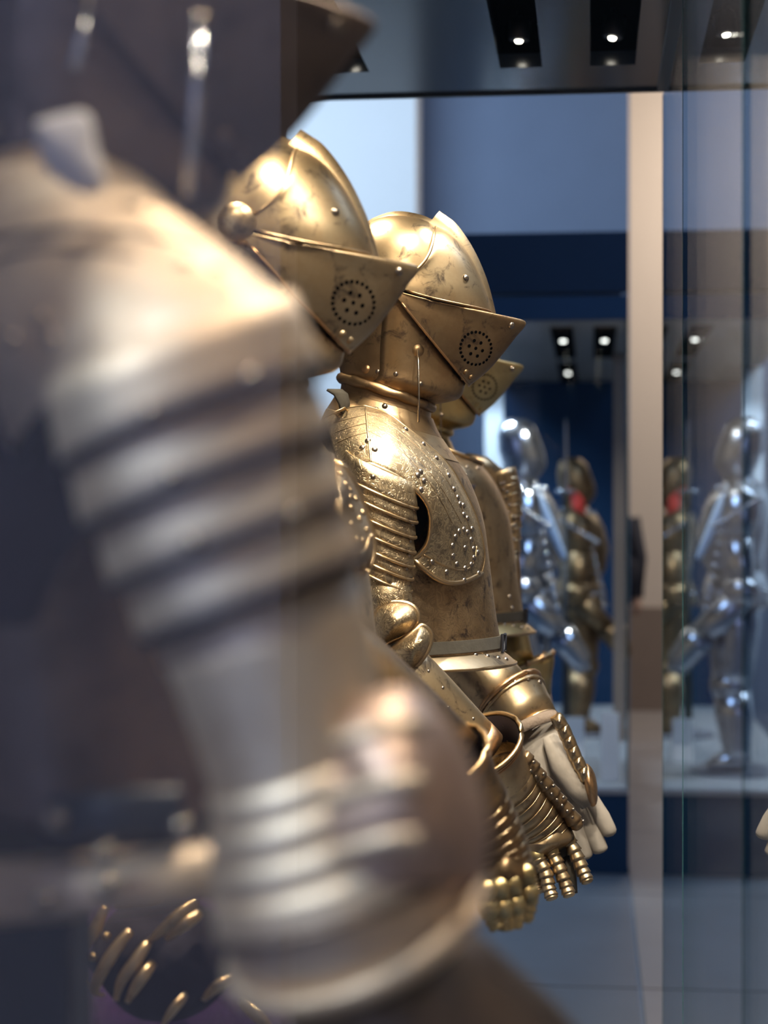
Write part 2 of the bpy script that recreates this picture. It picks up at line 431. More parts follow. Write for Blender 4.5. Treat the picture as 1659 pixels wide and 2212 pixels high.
# glass: far end, three side panes with open joints, near end
J1, J2 = at(1475, 1122, 1.0), at(1605, 1122, 1.0)
y1 = XR / (J1.x / J1.y); y2 = XR / (J2.x / J2.y)
gt = 0.008
for a, b in ((YN, y2), (y2 + 0.004, y1), (y1 + 0.004, YF - 0.002)):
    cpart('glass_pane', box(XR, XR + gt, a, b, ZP, ZT - 0.012), 'case_glass')
for yy, w in ((y1, 0.0035), (y2, 0.005), (YF - 0.002, 0.003)):
    cpart('glass_joint', box(XR - 0.0006, XR + gt, yy, yy + w, ZP, ZT - 0.012), 'glass_edge')
cpart('glass_pane', box(XL, XR - 0.002, YN, YN + gt, ZP, ZT - 0.012), 'case_glass')
ORG[0] = V((0, 0, 0))
# downlights in the slots: each a small fixture with its own spot
def downlight(x, y, aim, power, col, label, spot=True, size=1.0):
    t = empty('downlight', (x, y, ZT + 0.09), label, 'lamp', 'downlights in the slots of the case ceiling')
    ORG[0] = V((x, y, ZT + 0.09))
    c = V((x, y, ZT + 0.045)); d = (V(aim) - c).normalized()
    v, f = tube([c - d * 0.03, c - d * 0.028, c + d * 0.012, c + d * 0.014], [0.018, 0.022, 0.022, 0.016], 16)
    ob('housing', v, f, 'stand_black', t)
    v, f = tube([c + d * 0.0145, c + d * 0.018], [0.0085 * size, 0.007 * size], 16)
    ob('lens', v, f, 'lamp_glow', t)
    v, f = tube([V((x, y, ZT + 0.09)), c - d * 0.02], [0.005, 0.005], 8); ob('bracket', v, f, 'stand_black', t)
    if spot:
        l = bpy.data.lights.new('spot', 'SPOT'); l.energy = power * 2.4; l.color = col; l.spot_size = R(58); l.spot_blend = 0.7; l.shadow_soft_size = 0.022
        lo = bpy.data.objects.new('spot', l); COL.objects.link(lo); lo.parent = t
        lo.location = c + d * 0.022 - ORG[0]; lo.rotation_euler = d.to_track_quat('-Z', 'Y').to_euler()
    ORG[0] = V((0, 0, 0))
WARM = (1.0, 0.82, 0.61); NEUT = (1.0, 0.90, 0.78); COOL = (0.80, 0.90, 1.0)
x0, x1, x2 = [(a + b) / 2 for a, b in SL]
LY = [3.77 - 0.375 * i for i in range(9)]
POWER = {(0, 0): (26, WARM, (-0.26, 3.75, 1.3)), (0, 2): (18, WARM, (-0.36, 2.9, 1.35)), (0, 4): (20, WARM, (-0.42, 2.3, 1.4)), (0, 6): (34, WARM, (-0.50, 2.08, 0.88)), (0, 7): (2.5, NEUT, (-0.35, 1.0, 1.0)), (0, 5): (28, COOL, (-0.68, 1.3, 1.0)),
         (1, 1): (24, WARM, (-0.14, 3.7, 1.3)), (1, 3): (14, WARM, (-0.30, 2.75, 1.3)), (1, 5): (21, WARM, (-0.25, 2.75, 1.15)), (1, 8): (2.5, WARM, (-0.22, 1.0, 0.9)),
         (2, 0): (10, WARM, (-0.15, 3.6, 1.0)), (2, 2): (24, NEUT, (-0.10, 2.82, 0.85)), (2, 3): (24, NEUT, (-0.08, 2.80, 0.80)), (2, 4): (44, NEUT, (-0.10, 2.78, 0.82)), (2, 5): (40, NEUT, (-0.12, 2.45, 0.80)), (2, 6): (16, WARM, (-0.10, 1.02, 0.8)), (2, 8): (8, WARM, (-0.10, 1.0, 0.9))}
ORDN = ['first', 'second', 'third', 'fourth', 'fifth', 'sixth', 'seventh', 'eighth', 'ninth']
SLN = ['left', 'middle', 'right']
for si, sx in enumerate((x0, x1, x2)):
    for yi, yy in enumerate(LY):
        pw = POWER.get((si, yi)); aim = pw[2] if pw else (sx - 0.1, yy - 0.05, 0.9)
        downlight(sx, yy, aim, pw[0] if pw else 0, pw[1] if pw else WARM,
                  '%s small black downlight from the far end of the %s ceiling slot' % (ORDN[yi], SLN[si]), bool(pw))

# ------------------------------------------------------------------ a suit of armour (measured on the third one of the row)
CXY = C3(845, 612)
BASE = V((CXY.x - 0.01, YC, ZP))
suitC = empty('suit_of_armour', BASE, 'etched gilded half armour in sharp focus with large winged shoulder plate and leather belt', 'armour', 'row of gilded half armours in the glass case')
ORG[0] = BASE.copy()
# helmet
HW = 0.104
skv = fan((845, 615), HW, [(742, 775, 2.2, 0), (733, 720, 2.2, 0), (731, 660, 2.2, 0), (735, 590, 2.2, 0), (752, 530, 2.2, 0), (785, 490, 2.2, 0), (840, 469, 2.2, 0), (900, 473, 2.2, 0), (945, 492, 2.2, 0), (1000, 550, 2.1, 0), (1035, 620, 2.1, 0), (1045, 675, 2.1, 0)], k=34, n=37)
helm = ob('helmet', *skv, 'gilt', suitC, label='round gilded skull of the closed helmet')
def comb(path, inward, half, k=26):
    pts = crom(path, k); rows = []; n = len(pts)
    for i, p in enumerate(pts):
        a = pts[max(i - 1, 0)]; b = pts[min(i + 1, n - 1)]; t = V((b[0] - a[0], b[1] - a[1])).normalized()
        nr = V((t.y, -t.x)); nr = nr if nr.dot(V((p[0] - 860, p[1] - 640))) > 0 else -nr
        apex = C3(p[0], p[1]); inn = p[2] if len(p) > 2 else inward
        base = C3(p[0] - nr.x * inn, p[1] - nr.y * inn); m = apex.lerp(base, 0.5)
        rows.append([base + YV * half, m + YV * half * 0.42, apex + YV * half * 0.1, apex - YV * half * 0.1, m - YV * half * 0.42, base - YV * half])
    return grid(rows)
ob('comb', *comb([(735, 620, 6), (748, 540, 12), (780, 488, 17), (845, 458, 20), (905, 463, 22), (950, 484, 24), (972, 506, 22)], 20, 0.022), 'gilt', helm)
VW = 0.110
uv = fan((845, 617), VW, [(944, 492, 2.1, 0.20), (968, 503, 2.1, 0.15), (995, 528, 2.1, 0.08), (1022, 567, 2.1, 0.03), (1044, 614, 2.1, 0.0), (1056, 648, 2.1, 0), (1062, 676, 2.1, 0.035)], k=26, n=41)
visor = ob('upper_visor', *uv, 'gilt', helm, thick=0.002, label='rounded upper visor with narrow eye slit')
ob('visor_comb', *comb([(949, 456, 40), (966, 468, 40), (985, 483, 38), (1008, 513, 34), (1031, 553, 30), (1051, 601, 24), (1063, 643, 18), (1071, 677, 12)], 34, 0.021), 'gilt', helm)
n_ = 41
vr = [p for p in uv[0][0:n_]]; ob('visor_edge', *wire(vr[2:-2], 0.0024, 6), 'rim_gilt', helm)
vb = [p for p in uv[0][-n_:]]; ob('visor_edge', *wire(vb[2:-2], 0.0022, 6), 'gilt_dark', helm)
# eye slit: a dark recess between visor and ventail
sl = fan((845, 624), VW - 0.004, [(1052, 668, 2.1, 0.02), (1060, 690, 1.9, 0.02)], k=3, n=41)
ob('eye_slit', *sl, 'hole_black', helm)
vent = fan((845, 627), VW + 0.003, [(1063, 680, 1.9, 0.03), (1100, 688, 1.62, 0.025), (1135, 697, 1.42, 0.02), (1112, 729, 1.44, 0.01), (1085, 764, 1.5, 0.0), (1052, 801, 1.58, 0), (1013, 833, 1.66, 0.0)], k=30, n=49)
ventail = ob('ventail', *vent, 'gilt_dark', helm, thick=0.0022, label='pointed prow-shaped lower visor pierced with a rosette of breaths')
ob('ventail_edge', *wire(vent[0][-49:][3:-3], 0.0022, 6), 'copper_gilt', helm)
# breaths on the ventail
vt = bvh(vent)
def dots(tree, pts, r):
    vs, fs = [], []
    for px, py, k in pts:
        h = hit(tree, px, py)
        if not h: continue
        q = h[1].to_track_quat('Z', 'Y'); c = h[0] + h[1] * 0.0014; b0 = len(vs)
        for j in range(8): vs.append(c + q @ V((r * k * cos(pi * j / 4), r * k * sin(pi * j / 4), 0)))
        fs.append(tuple(range(b0, b0 + 8)))
    return vs, fs
br = [(1027 + 34 * cos(a) * 0.98, 752 + 35 * sin(a), 1.0) for a in [2 * pi * i / 24 for i in range(24)]]
br += [(1027 + 15 * cos(a), 752 + 17 * sin(a), 1.15) for a in [2 * pi * i / 6 + 0.3 for i in range(6)]] + [(1027, 752, 1.1)]
o = ob('breath_holes', *dots(vt, br, 0.0026), 'hole_black', helm); o['kind'] = 'stuff'
# bevor and neck plate
RG = [((736, 622), (1020, 690), 0.094, 1.6), ((733, 690), (1016, 745), 0.092, 1.6), ((732, 745), (1006, 800), 0.089, 1.65), ((734, 780), (1000, 838), 0.086, 1.75), ((736, 798), (988, 860), 0.086, 1.8), ((738, 808), (955, 869), 0.080, 1.9), ((740, 814), (934, 872), 0.078, 2.0)]
def band(rg, th, grow=0.0, n=41, pb=2.1, closed=False):
    rows = []
    for b, f, w, p in crom([(*r[0], *r[1], r[2], r[3]) for r in rg], 16) if False else [((x[0], x[1]), (x[2], x[3]), x[4], x[5]) for x in crom([(*r[0], *r[1], r[2], r[3]) for r in rg], 18)]:
        rows.append(ring(C3(b[0] - grow, b[1]), C3(f[0] + grow, f[1]), w + grow / 1351, p, pb, n, th, closed))
    return grid(rows, closed)
TS_ = 1.80
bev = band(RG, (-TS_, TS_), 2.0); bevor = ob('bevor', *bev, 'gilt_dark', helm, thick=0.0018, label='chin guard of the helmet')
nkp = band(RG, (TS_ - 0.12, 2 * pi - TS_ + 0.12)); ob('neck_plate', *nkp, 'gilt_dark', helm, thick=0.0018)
RR = [ring(C3(739, 818), C3(931, 880), 0.082, 2.0, 2.1, 72)][0]
# roped collar
rows = []
m = len(RR)
cen = sum(RR, V()) / m
for i, p in enumerate(RR):
    t = (RR[(i + 1) % m] - RR[i - 1]).normalized(); u = (p - cen).normalized(); w = t.cross(u).normalized()
    rows.append([p + u * (0.0085 * (1 + 0.10 * sin(2 * (2 * pi * j / 12) + i * 0.9)) * cos(2 * pi * j / 12)) + w * (0.0085 * (1 + 0.10 * sin(2 * (2 * pi * j / 12) + i * 0.9)) * sin(2 * pi * j / 12)) for j in range(12)])
rows.append(rows[0]); ob('roped_collar', *grid(rows, True), 'gilt_dark', helm)
# pivots, hook, helmet rivets
def boss(c, nrm, r, mat, parent, name, h=0.45):
    q = V(nrm).to_track_quat('Z', 'Y'); rows = []
    for a, z in ((1.0, 0), (1.0, 0.1), (0.92, 0.14), (0.8, 0.26), (0.55, 0.40), (0.25, h)):
        rows.append([V(c) + q @ V((r * a * cos(2 * pi * j / 20), r * a * sin(2 * pi * j / 20), r * z)) for j in range(20)])
    v, f = grid(rows, True, True, True); return ob(name, v, f, mat, parent)
pv = C3(845, 612, -0.11); pv.y = YC
for s in (-1, 1): boss(pv + YV * s * (VW + 0.0005), (0, s, 0), 0.0235, 'gilt_dark', helm, 'pivot')
ht = bvh(uv, vent, bev, nkp)
rivets(ht, [(1005, 601), (1104, 703)], 0.0062, helm)
rivets(ht, [(816, 803), (855, 808), (908, 829), (752, 733), (772, 741), (735, 790)], 0.0042, helm)
rivets(ht, [(998, 815), (1006, 803), (1017, 814)], 0.0055, helm, 'gilt_dark')
h = hit(ht, 790, 797)
if h: boss(h[0], h[1], 0.0075, 'copper_gilt', helm, 'rosette')
h = hit(ht, 903, 757); kb = h[0]
boss(kb, h[1], 0.0095, 'gilt_dark', helm, 'hook_knob')
ob('hook_rod', *tube([kb - YV * 0.008, C3(904, 790, -0.105), C3(905, 850, -0.108), C3(904, 912, -0.112)], [0.0016] * 4, 8), 'rivet_steel', helm)
# gorget
GR = [((741, 819), (930, 880), 0.079, 2.0), ((737, 845), (930, 905), 0.080, 2.0), ((724, 866), (938, 925), 0.088, 2.0), ((712, 885), (950, 948), 0.105, 2.0), ((702, 910), (968, 975), 0.135, 2.0), ((700, 935), (985, 1000), 0.165, 2.1)]
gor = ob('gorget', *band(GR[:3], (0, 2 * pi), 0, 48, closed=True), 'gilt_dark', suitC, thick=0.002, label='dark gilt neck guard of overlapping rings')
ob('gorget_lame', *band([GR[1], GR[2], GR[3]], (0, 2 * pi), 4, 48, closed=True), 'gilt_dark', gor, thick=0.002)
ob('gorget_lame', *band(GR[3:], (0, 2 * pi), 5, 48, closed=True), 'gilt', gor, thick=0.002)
gtree = bvh(band(GR[1:4], (0, 2 * pi), 4, 48, closed=True), band(GR[3:], (0, 2 * pi), 5, 48, closed=True))
rivets(gtree, [(812, 885), (831, 878), (803, 888), (818, 855)], 0.0050, gor)
# breastplate and back
BR = [((715, 915), (958, 965), 0.13, 2.0), ((700, 950), (988, 1000), 0.175, 2.0), ((700, 1000), (1015, 1045), 0.190, 1.85), ((712, 1100), (1042, 1120), 0.185, 1.7), ((730, 1200), (1055, 1210), 0.178, 1.6), ((745, 1300), (1066, 1302), 0.168, 1.55), ((755, 1375), (1078, 1376), 0.160, 1.55), ((755, 1408), (1083, 1408), 0.160, 1.6)]
brv = band(BR, (0, 2 * pi), 0, 72, closed=True)
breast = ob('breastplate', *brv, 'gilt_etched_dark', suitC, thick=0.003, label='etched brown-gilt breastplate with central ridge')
FL = [((752, 1404), (1080, 1405), 0.161, 1.6), ((745, 1414), (1096, 1416), 0.170, 1.7), ((735, 1426), (1113, 1431), 0.182, 1.8)]
flv = band(FL, (0, 2 * pi), 0, 72, closed=True)
flange = ob('waist_flange', *flv, 'gilt', breast, thick=0.003)
ft = bvh(flv)
rivets(ft, [(960, 1411), (994, 1413), (1026, 1415), (1052, 1418), (1075, 1422), (1092, 1425), (930, 1409)], 0.0048, breast)
ob('waist_flange_edge', *wire(ring(C3(734, 1427), C3(1114, 1432), 0.183, 1.8, 2.1, 72), 0.003, 6, closed=True), 'rim_gilt', breast)
# leather belt round the waist with a buckle on the ridge
def belt(y0, y1, grow, mat, name, parent):
    rg = [((752, y0), (1077 + (y0 - 1376) * 0.15, y0 - 2), 0.163, 1.55), ((753, y1), (1080 + (y1 - 1405) * 0.15, y1 - 2), 0.163, 1.57)]
    return ob(name, *band(rg, (0, 2 * pi), grow, 72, closed=True), mat, parent, thick=0.004)
belt(1375, 1401, 4, 'leather_brown', 'belt_strap', breast)
bk = C3(1082, 1388, -0.012)
v1 = wire([bk + V((x, y, z)) for x, y, z in ((0.003, -0.012, 0.013), (0.006, 0.012, 0.013), (0.006, 0.012, -0.013), (0.003, -0.012, -0.013))], 0.0028, 8, closed=True)
ob('buckle', *v1, 'stand_black', breast)
# lining visible inside the armhole, stand
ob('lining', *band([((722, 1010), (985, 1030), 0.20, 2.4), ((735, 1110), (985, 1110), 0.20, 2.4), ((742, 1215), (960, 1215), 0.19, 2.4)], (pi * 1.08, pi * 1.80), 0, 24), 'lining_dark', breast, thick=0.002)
stand_x = BASE.x
def stand(parent, dx=0.0):
    o0 = BASE + V((dx, 0, 0))
    a = ob('stand_post', *box(o0.x - 0.03, o0.x + 0.03, YC - 0.03, YC + 0.03, ZP + 0.02, 1.20), 'stand_black', parent, smooth=False, bevel=0.004)
    b = ob('stand_base', *tube([V((o0.x, YC, ZP)), V((o0.x, YC, ZP + 0.018)), V((o0.x, YC, ZP + 0.022))], [0.17, 0.17, 0.16], 40), 'stand_black', parent)
    return [a, b]
stand(suitC)
CANON = [o for o in bpy.data.objects if o.parent == suitC]      # helmet, gorget, breastplate, stand: shared by every suit
CANON = list(CANON)

# ---- pieces of the third suit alone: right shoulder, arm and gauntlet
pc = [((736, 1014, -0.235), (700, 905, -0.09), 0), ((770, 1008, -0.262), (745, 885, -0.11), 0), ((801, 1003, -0.268), (788, 878, -0.125), 0), ((840, 1021, -0.262), (835, 893, -0.135), 0), ((876, 1043, -0.25), (875, 922, -0.135), 0), ((907, 1068, -0.238), (916, 955, -0.125), 0),
      ((926, 1098, -0.228), (965, 1000, -0.11), 0), ((930, 1135, -0.218), (998, 1052, -0.09), 0), ((924, 1170, -0.21), (1030, 1122, -0.065), 6), ((908, 1195, -0.205), (1046, 1195, -0.05), 20), ((893, 1208, -0.205), (1040, 1238, -0.06), 36)]
pa = columns(pc[:3], C3, 11, 16, 0.030); pb_ = columns(pc[2:], C3, 11, 48, 0.032)      # two faces meeting in a keel
pv_, pf_ = merge(pa[:2], pb_[:2]); plo = pa[2] + pb_[2][1:]; pup = pa[3] + pb_[3][1:]; pend = pb_[4]
pauld = ob('shoulder_plate', pv_, pf_, 'gilt_etched', suitC, thick=0.0025, label='large etched gilt shoulder plate with a wing over the chest')
ob('rim', *wire(plo, 0.0038, 8), 'rim_gilt', pauld); ob('rim', *wire(pend, 0.0042, 8), 'rim_gilt', pauld); ob('rim', *wire(pup, 0.0024, 8), 'rim_gilt', pauld)
# a rolled border inside the lobe and the keel on the shoulder
pt_ = bvh((pv_, pf_))
def onsurf(tree, pts, k, off=0.0015):
    out = []
    for px, py in crom(pts, k):
        h = hit(tree, px, py)
        if h: out.append(h[0] + h[1] * off)
    return out
def linepart(tree, pts, k, r, mat, parent, name='ridge_line', off=0.001):
    p = onsurf(tree, pts, k, off)
    if len(p) > 3: ob(name, *wire(p, r, 6), mat, parent)
linepart(pt_, [(915, 1198), (960, 1222), (1000, 1232), (1022, 1215), (1028, 1180)], 30, 0.0016, 'rim_gilt', pauld)
linepart(pt_, [(790, 882), (793, 920), (797, 960), (801, 1000)], 16, 0.0018, 'gilt_etched', pauld)
for pts in ([(795, 897), (850, 925), (910, 975), (965, 1040), (1005, 1120), (1028, 1190)], [(796, 915), (850, 945), (905, 995), (955, 1060), (995, 1130)], [(797, 933), (850, 962), (900, 1010), (945, 1072), (975, 1130)],
            [(795, 897), (760, 905), (722, 915)], [(796, 915), (760, 924), (725, 936)], [(797, 935), (760, 945), (730, 958)]):
    linepart(pt_, pts, 26, 0.0007, 'gilt_dark', pauld, off=0.0012)
rivets(pt_, [(795, 953), (783, 968), (809, 972), (875, 928), (913, 960), (941, 990), (967, 1027), (979, 1057), (987, 1075), (992, 1089), (999, 1092), (1000, 1112), (1008, 1120),
             (907, 1019), (901, 1027), (914, 1039), (908, 1058)], 0.0052, pauld)
rivets(pt_, [(990, 1148), (1000, 1144), (1008, 1150), (1016, 1166), (982, 1160), (976, 1179), (977, 1201), (1003, 1184), (985, 1219), (1003, 1228), (1016, 1220), (1022, 1205), (1021, 1186), (1018, 1143), (1030, 1194), (932, 1214), (963, 1236), (1001, 1254), (1032, 1239)], 0.0052, pauld)
# shoulder strap with buckle behind the neck
sv = []
for px, py in ((738, 892), (733, 872), (722, 852), (706, 842)):
    sv.append([C3(px, py, -0.13), C3(px + 14 + (892 - py) * 0.35, py - 2 + (892 - py) * 0.05, -0.10)])
ob('shoulder_strap', *grid([[a, a.lerp(b, 0.5), b] for a, b in sv]), 'leather_brown', pauld, thick=0.004)
ob('strap_buckle', *wire([C3(722, 893, -0.14), C3(745, 882, -0.14), C3(752, 888, -0.12), C3(728, 898, -0.12)], 0.0025, 8, closed=True), 'rim_gilt', pauld)
# lames down the upper arm
AX = V((-0.42, 0.06, -0.90))
cyr = [(824, 1062, 74), (825, 1094, 72), (826, 1128, 68), (828, 1162, 64), (830, 1195, 60), (832, 1224, 56), (833, 1252, 53)]
arm = ob('upper_arm_guard', *tube([C3(832, 1235, -0.235), C3(836, 1290, -0.24), C3(842, 1345, -0.24)], [0.0335, 0.036, 0.034], 32, cap=False), 'gilt_etched', suitC, thick=0.002, label='etched gilt upper arm guard below a stack of lames')
SA = 4000 / (YC - 0.235)
lm = lames('lame', [C3(x, y, -0.235) for x, y, r in cyr], [r / SA for x, y, r in cyr], AX, 0.026, 'gilt_etched', arm, keel=0.11, rimr=0.0024)
lt = bvh(*lm)
rivets(lt, [(893, 1098), (890, 1131), (885, 1168), (882, 1199), (876, 1228), (806, 1030)], 0.004, arm)
# elbow
ev, ef, ero = patch([(806, 1338), (820, 1312), (850, 1301), (885, 1306), (902, 1325), (898, 1350), (880, 1368), (846, 1384), (812, 1396)], -0.272, -0.308, C3)
elbow = ob('elbow_guard', ev, ef, 'gilt_etched', suitC, thick=0.002, label='two-lobed etched elbow guard with bright rolled edges')
ob('rim', *wire(ero, 0.004, 8, closed=True), 'rim_gilt', elbow)
wv, wf, wro = patch([(842, 1408), (870, 1385), (898, 1362), (912, 1352), (929, 1368), (928, 1392), (914, 1420), (888, 1446), (862, 1436)], [-0.285, -0.29, -0.285, -0.28, -0.275, -0.275, -0.28, -0.285, -0.285], -0.318, C3)
ob('elbow_wing', wv, wf, 'gilt_etched', elbow, thick=0.002); ob('rim', *wire(wro, 0.0042, 8, closed=True), 'rim_gilt', elbow)
ob('elbow_strap', *grid([[C3(822, 1412, -0.30), C3(832, 1410, -0.302), C3(838, 1425, -0.30)], [C3(836, 1445, -0.30), C3(843, 1443, -0.302), C3(846, 1448, -0.30)]]), 'leather_white', elbow, thick=0.003)
# forearm
fp = [C3(852, 1420, -0.25), C3(880, 1463, -0.25), C3(930, 1516, -0.24), C3(990, 1578, -0.225), C3(1036, 1624, -0.21)]
fav = tube(fp, [0.040, 0.0445, 0.0445, 0.0425, 0.0410], 36, cap=False)
fore = ob('forearm_guard', *fav, 'gilt', suitC, thick=0.002, label='tarnished gilt tubular forearm guard')
d_ = (fp[-1] - fp[-2]).normalized()
ob('wrist_band', *tube([fp[-1] - d_ * 0.022, fp[-1] - d_ * 0.006, fp[-1] + d_ * 0.004], [0.0422, 0.0418, 0.0412], 36, cap=False), 'copper_gilt', fore, thick=0.002)
rivets(bvh(fav), [(956, 1486), (1022, 1553), (925, 1450), (968, 1528)], 0.0028, fore)
# gauntlet builder
def gauntlet(path, radii, rim_r, P3, parent, fingers, thumb, nm, mat='gilt', lm=0.0, lab=None, spans=None):
    """cuff + wrist lames + metacarpal plates + fingers"""
    path = [V(p) for p in path]
    pp = [V(q[:3]) for q in crom([(*p, r) for p, r in zip(path, radii)], 40)]; rr = [q[3] for q in crom([(*p, r) for p, r in zip(path, radii)], 40)]
    g = ob('gauntlet', *tube(pp[:24], rr[:24], 40, cap=False, flat=1.0), mat, parent, thick=0.002, label=lab)
    fr = frames(pp)
    def circ(i, s=1.0, n=40): t, u, w = fr[i]; return [pp[i] + u * (rr[i] * s * cos(2 * pi * j / n)) + w * (rr[i] * s * sin(2 * pi * j / n)) for j in range(n)]
    ob('cuff_rim', *wire(circ(0, 1.02), 0.0038, 8, closed=True), 'rim_gilt', g)
    for i, s in ((1, 1.03), (3, 1.03), (5, 1.02)): ob('cuff_rib', *wire(circ(i, s), 0.0022, 6, closed=True), 'copper_gilt', g)
    ob('cuff_lining', *tube(pp[:12], [r * 0.94 for r in rr[:12]], 32, cap=False), 'lining_dark', g)
    for i0 in range(14, 38, 3):
        i1 = min(i0 + 4, 39); rows = [circ(i0, 0.985), circ((i0 + i1) // 2, 1.02), circ(i1, 1.045)]
        ob('wrist_lame', *grid(rows, True), mat, g, thick=0.0015); ob('lame_edge', *wire(rows[-1], 0.0014, 5, closed=True), 'rim_gilt', g)
    ob('hand_core', *tube([pp[34], pp[39], pp[39] + (pp[39] - pp[36]).normalized() * 0.03], [rr[34] * 0.9, rr[39] * 0.92, rr[39] * 0.6], 24, flat=0.85), 'leather_brown', g)
    return g, circ
def scaled_finger(pts, r0, r1, parent, mat, k=7, name='finger'):
    p = [V(q) for q in crom([tuple(x) for x in pts], k * 4 + 1)]; n = len(p)
    path, rad = [], []
    for i in range(n):
        t = i / (n - 1); f = i % 4; r = (r0 + (r1 - r0) * t) * (1.0 if t < 0.95 else 0.75)
        if f == 0 and 0 < i < n - 1:
            path.append(p[i]); rad.append(r * 1.14)
            path.append(p[i] + (p[i + 1] - p[i]) * 0.12); rad.append(r * 0.88)
        else:
            path.append(p[i]); rad.append(r * (0.90 + 0.06 * f))
    return ob(name, *tube(path, rad, 18), mat, parent)
gl, circ = gauntlet([C3(1040, 1610, -0.215), C3(1062, 1646, -0.195), C3(1105, 1713, -0.16), C3(1155, 1768, -0.135), C3(1186, 1812, -0.125)], [0.0640, 0.0520, 0.0470, 0.0440, 0.0400], 0, C3, suitC, None, None, '', lab='gilt gauntlet with flared cuff and lamed fingers of the right hand')
gtree2 = BVHTree.FromPolygons([tuple(v.co + ORG[0]) for v in gl.data.vertices], [tuple(p.vertices) for p in gl.data.polygons])
rivets(gtree2, [(1089, 1566), (1098, 1598), (1093, 1640), (1072, 1683), (1040, 1709)], 0.004, gl)
mv, mf, mro = patch([(1118, 1822), (1160, 1800), (1205, 1776), (1232, 1790), (1238, 1815), (1205, 1838), (1170, 1862), (1140, 1868), (1124, 1848)], -0.145, -0.175, C3)
ob('hand_plate', mv, mf, 'gilt', gl, thick=0.002)
KN = [((1158, 1848), (1178, 1885), (1186, 1920), (1194, 1944)), ((1190, 1838), (1206, 1872), (1222, 1912), (1231, 1938)), ((1226, 1812), (1244, 1846), (1260, 1884), (1271, 1908)), ((1142, 1862), (1152, 1892), (1160, 1912), (1166, 1928))]
for i, kpts in enumerate(KN):
    L0 = (-0.160, -0.150, -0.135, -0.135)[i]
    scaled_finger([C3(x, y, L0 - 0.006 * q) for q, (x, y) in enumerate(kpts)], 0.0112, 0.0095, gl, 'gilt', 7)
    c = C3(*kpts[0], L0 - 0.006)
    boss(c, (-0.2, -1, 0.25), 0.012, 'brass', gl, 'knuckle', 0.5)
ob('glove_finger', *tube([C3(1216, 1835, -0.125), C3(1232, 1880, -0.13), C3(1238, 1930, -0.135)], [0.008, 0.009, 0.007], 12), 'leather_brown', gl)
scaled_finger([C3(x, y, l) for x, y, l in ((1128, 1632, -0.19), (1165, 1680, -0.175), (1210, 1735, -0.155), (1252, 1788, -0.145))], 0.0125, 0.0115, gl, 'gilt_dark', 9, 'thumb_scales')
for q in range(12):
    t = q / 11; rivet(C3(1124 + 124 * t, 1640 + 138 * t, -0.204 + 0.05 * t), (0.2, -1, 0.2), 0.0029, gl)
    if q % 2: rivet(C3(1142 + 118 * t, 1634 + 140 * t, -0.203 + 0.05 * t), (0.4, -1, 0.3), 0.0029, gl)
# left arm: forearm, cuff and leather glove, hand turned palm to the camera
lf = [C3(940, 1370, 0.24), C3(1010, 1432, 0.235), C3(1065, 1480, 0.225), C3(1112, 1528, 0.21)]
lfore = ob('forearm_guard', *tube(lf, [0.058, 0.056, 0.054, 0.050], 36, cap=False), 'gilt', suitC, thick=0.002, label='bright gilt left forearm guard below the waist')
lc = [C3(1098, 1508, 0.215), C3(1108, 1520, 0.21), C3(1130, 1548, 0.195), C3(1152, 1578, 0.18)]
cuff = ob('left_gauntlet', *tube(lc, [0.0655, 0.0625, 0.0555, 0.0490], 40, cap=False), 'gilt', suitC, thick=0.002, label='left gauntlet with double-rimmed cuff and pale leather glove')
fr_ = frames([V(p) for p in lc])
def circ2(i, r, n=40): t, u, w = fr_[i]; return [lc[i] + u * (r * cos(2 * pi * j / n)) + w * (r * sin(2 * pi * j / n)) for j in range(n)]
ob('cuff_rim', *wire(circ2(0, 0.066), 0.0048, 8, closed=True), 'copper_gilt', cuff); ob('cuff_rib', *wire(circ2(1, 0.0645), 0.0030, 8, closed=True), 'rim_gilt', cuff)
ob('cuff_rim', *wire(circ2(3, 0.050), 0.0022, 8, closed=True), 'rim_gilt', cuff)
rivets(BVHTree.FromPolygons([tuple(v.co + ORG[0]) for v in cuff.data.vertices], [tuple(p.vertices) for p in cuff.data.polygons]), [(1056, 1515), (1082, 1490), (1113, 1474), (1140, 1468), (1165, 1474)], 0.0048, cuff)
ob('palm', *tube([C3(1148, 1570, 0.175), C3(1166, 1605, 0.165), C3(1196, 1660, 0.155), C3(1224, 1718, 0.15), C3(1250, 1768, 0.15)], [0.034, 0.044, 0.046, 0.044, 0.036], 32, flat=0.55), 'leather_pale', cuff, label='pale leather glove palm')
ob('wrist_strap', *tube([C3(1146, 1562, 0.165), C3(1156, 1584, 0.158)], [0.046, 0.047], 32, flat=0.75, cap=False), 'suede_brown', cuff, thick=0.003)
ob('glove_thumb', *tube([C3(1186, 1590, 0.13), C3(1216, 1650, 0.115), C3(1246, 1700, 0.11), C3(1272, 1738, 0.112)], [0.012, 0.023, 0.020, 0.014], 24, flat=0.8), 'leather_pale', cuff)
for pts in (((1262, 1712), (1290, 1752), (1312, 1790), (1318, 1806)), ((1254, 1738), (1276, 1792), (1294, 1830), (1299, 1842)), ((1238, 1750), (1252, 1800), (1262, 1842), (1266, 1856)), ((1222, 1745), (1232, 1790), (1240, 1820), (1246, 1836))):
    p = [C3(x, y, 0.145) for x, y in pts]; p = [V(q) for q in crom([tuple(x) for x in p], 10)]
    ob('glove_finger', *tube(p, [0.0155, 0.016, 0.0155, 0.015, 0.0155, 0.0145, 0.014, 0.0135, 0.011, 0.006], 20), 'leather_pale', cuff)
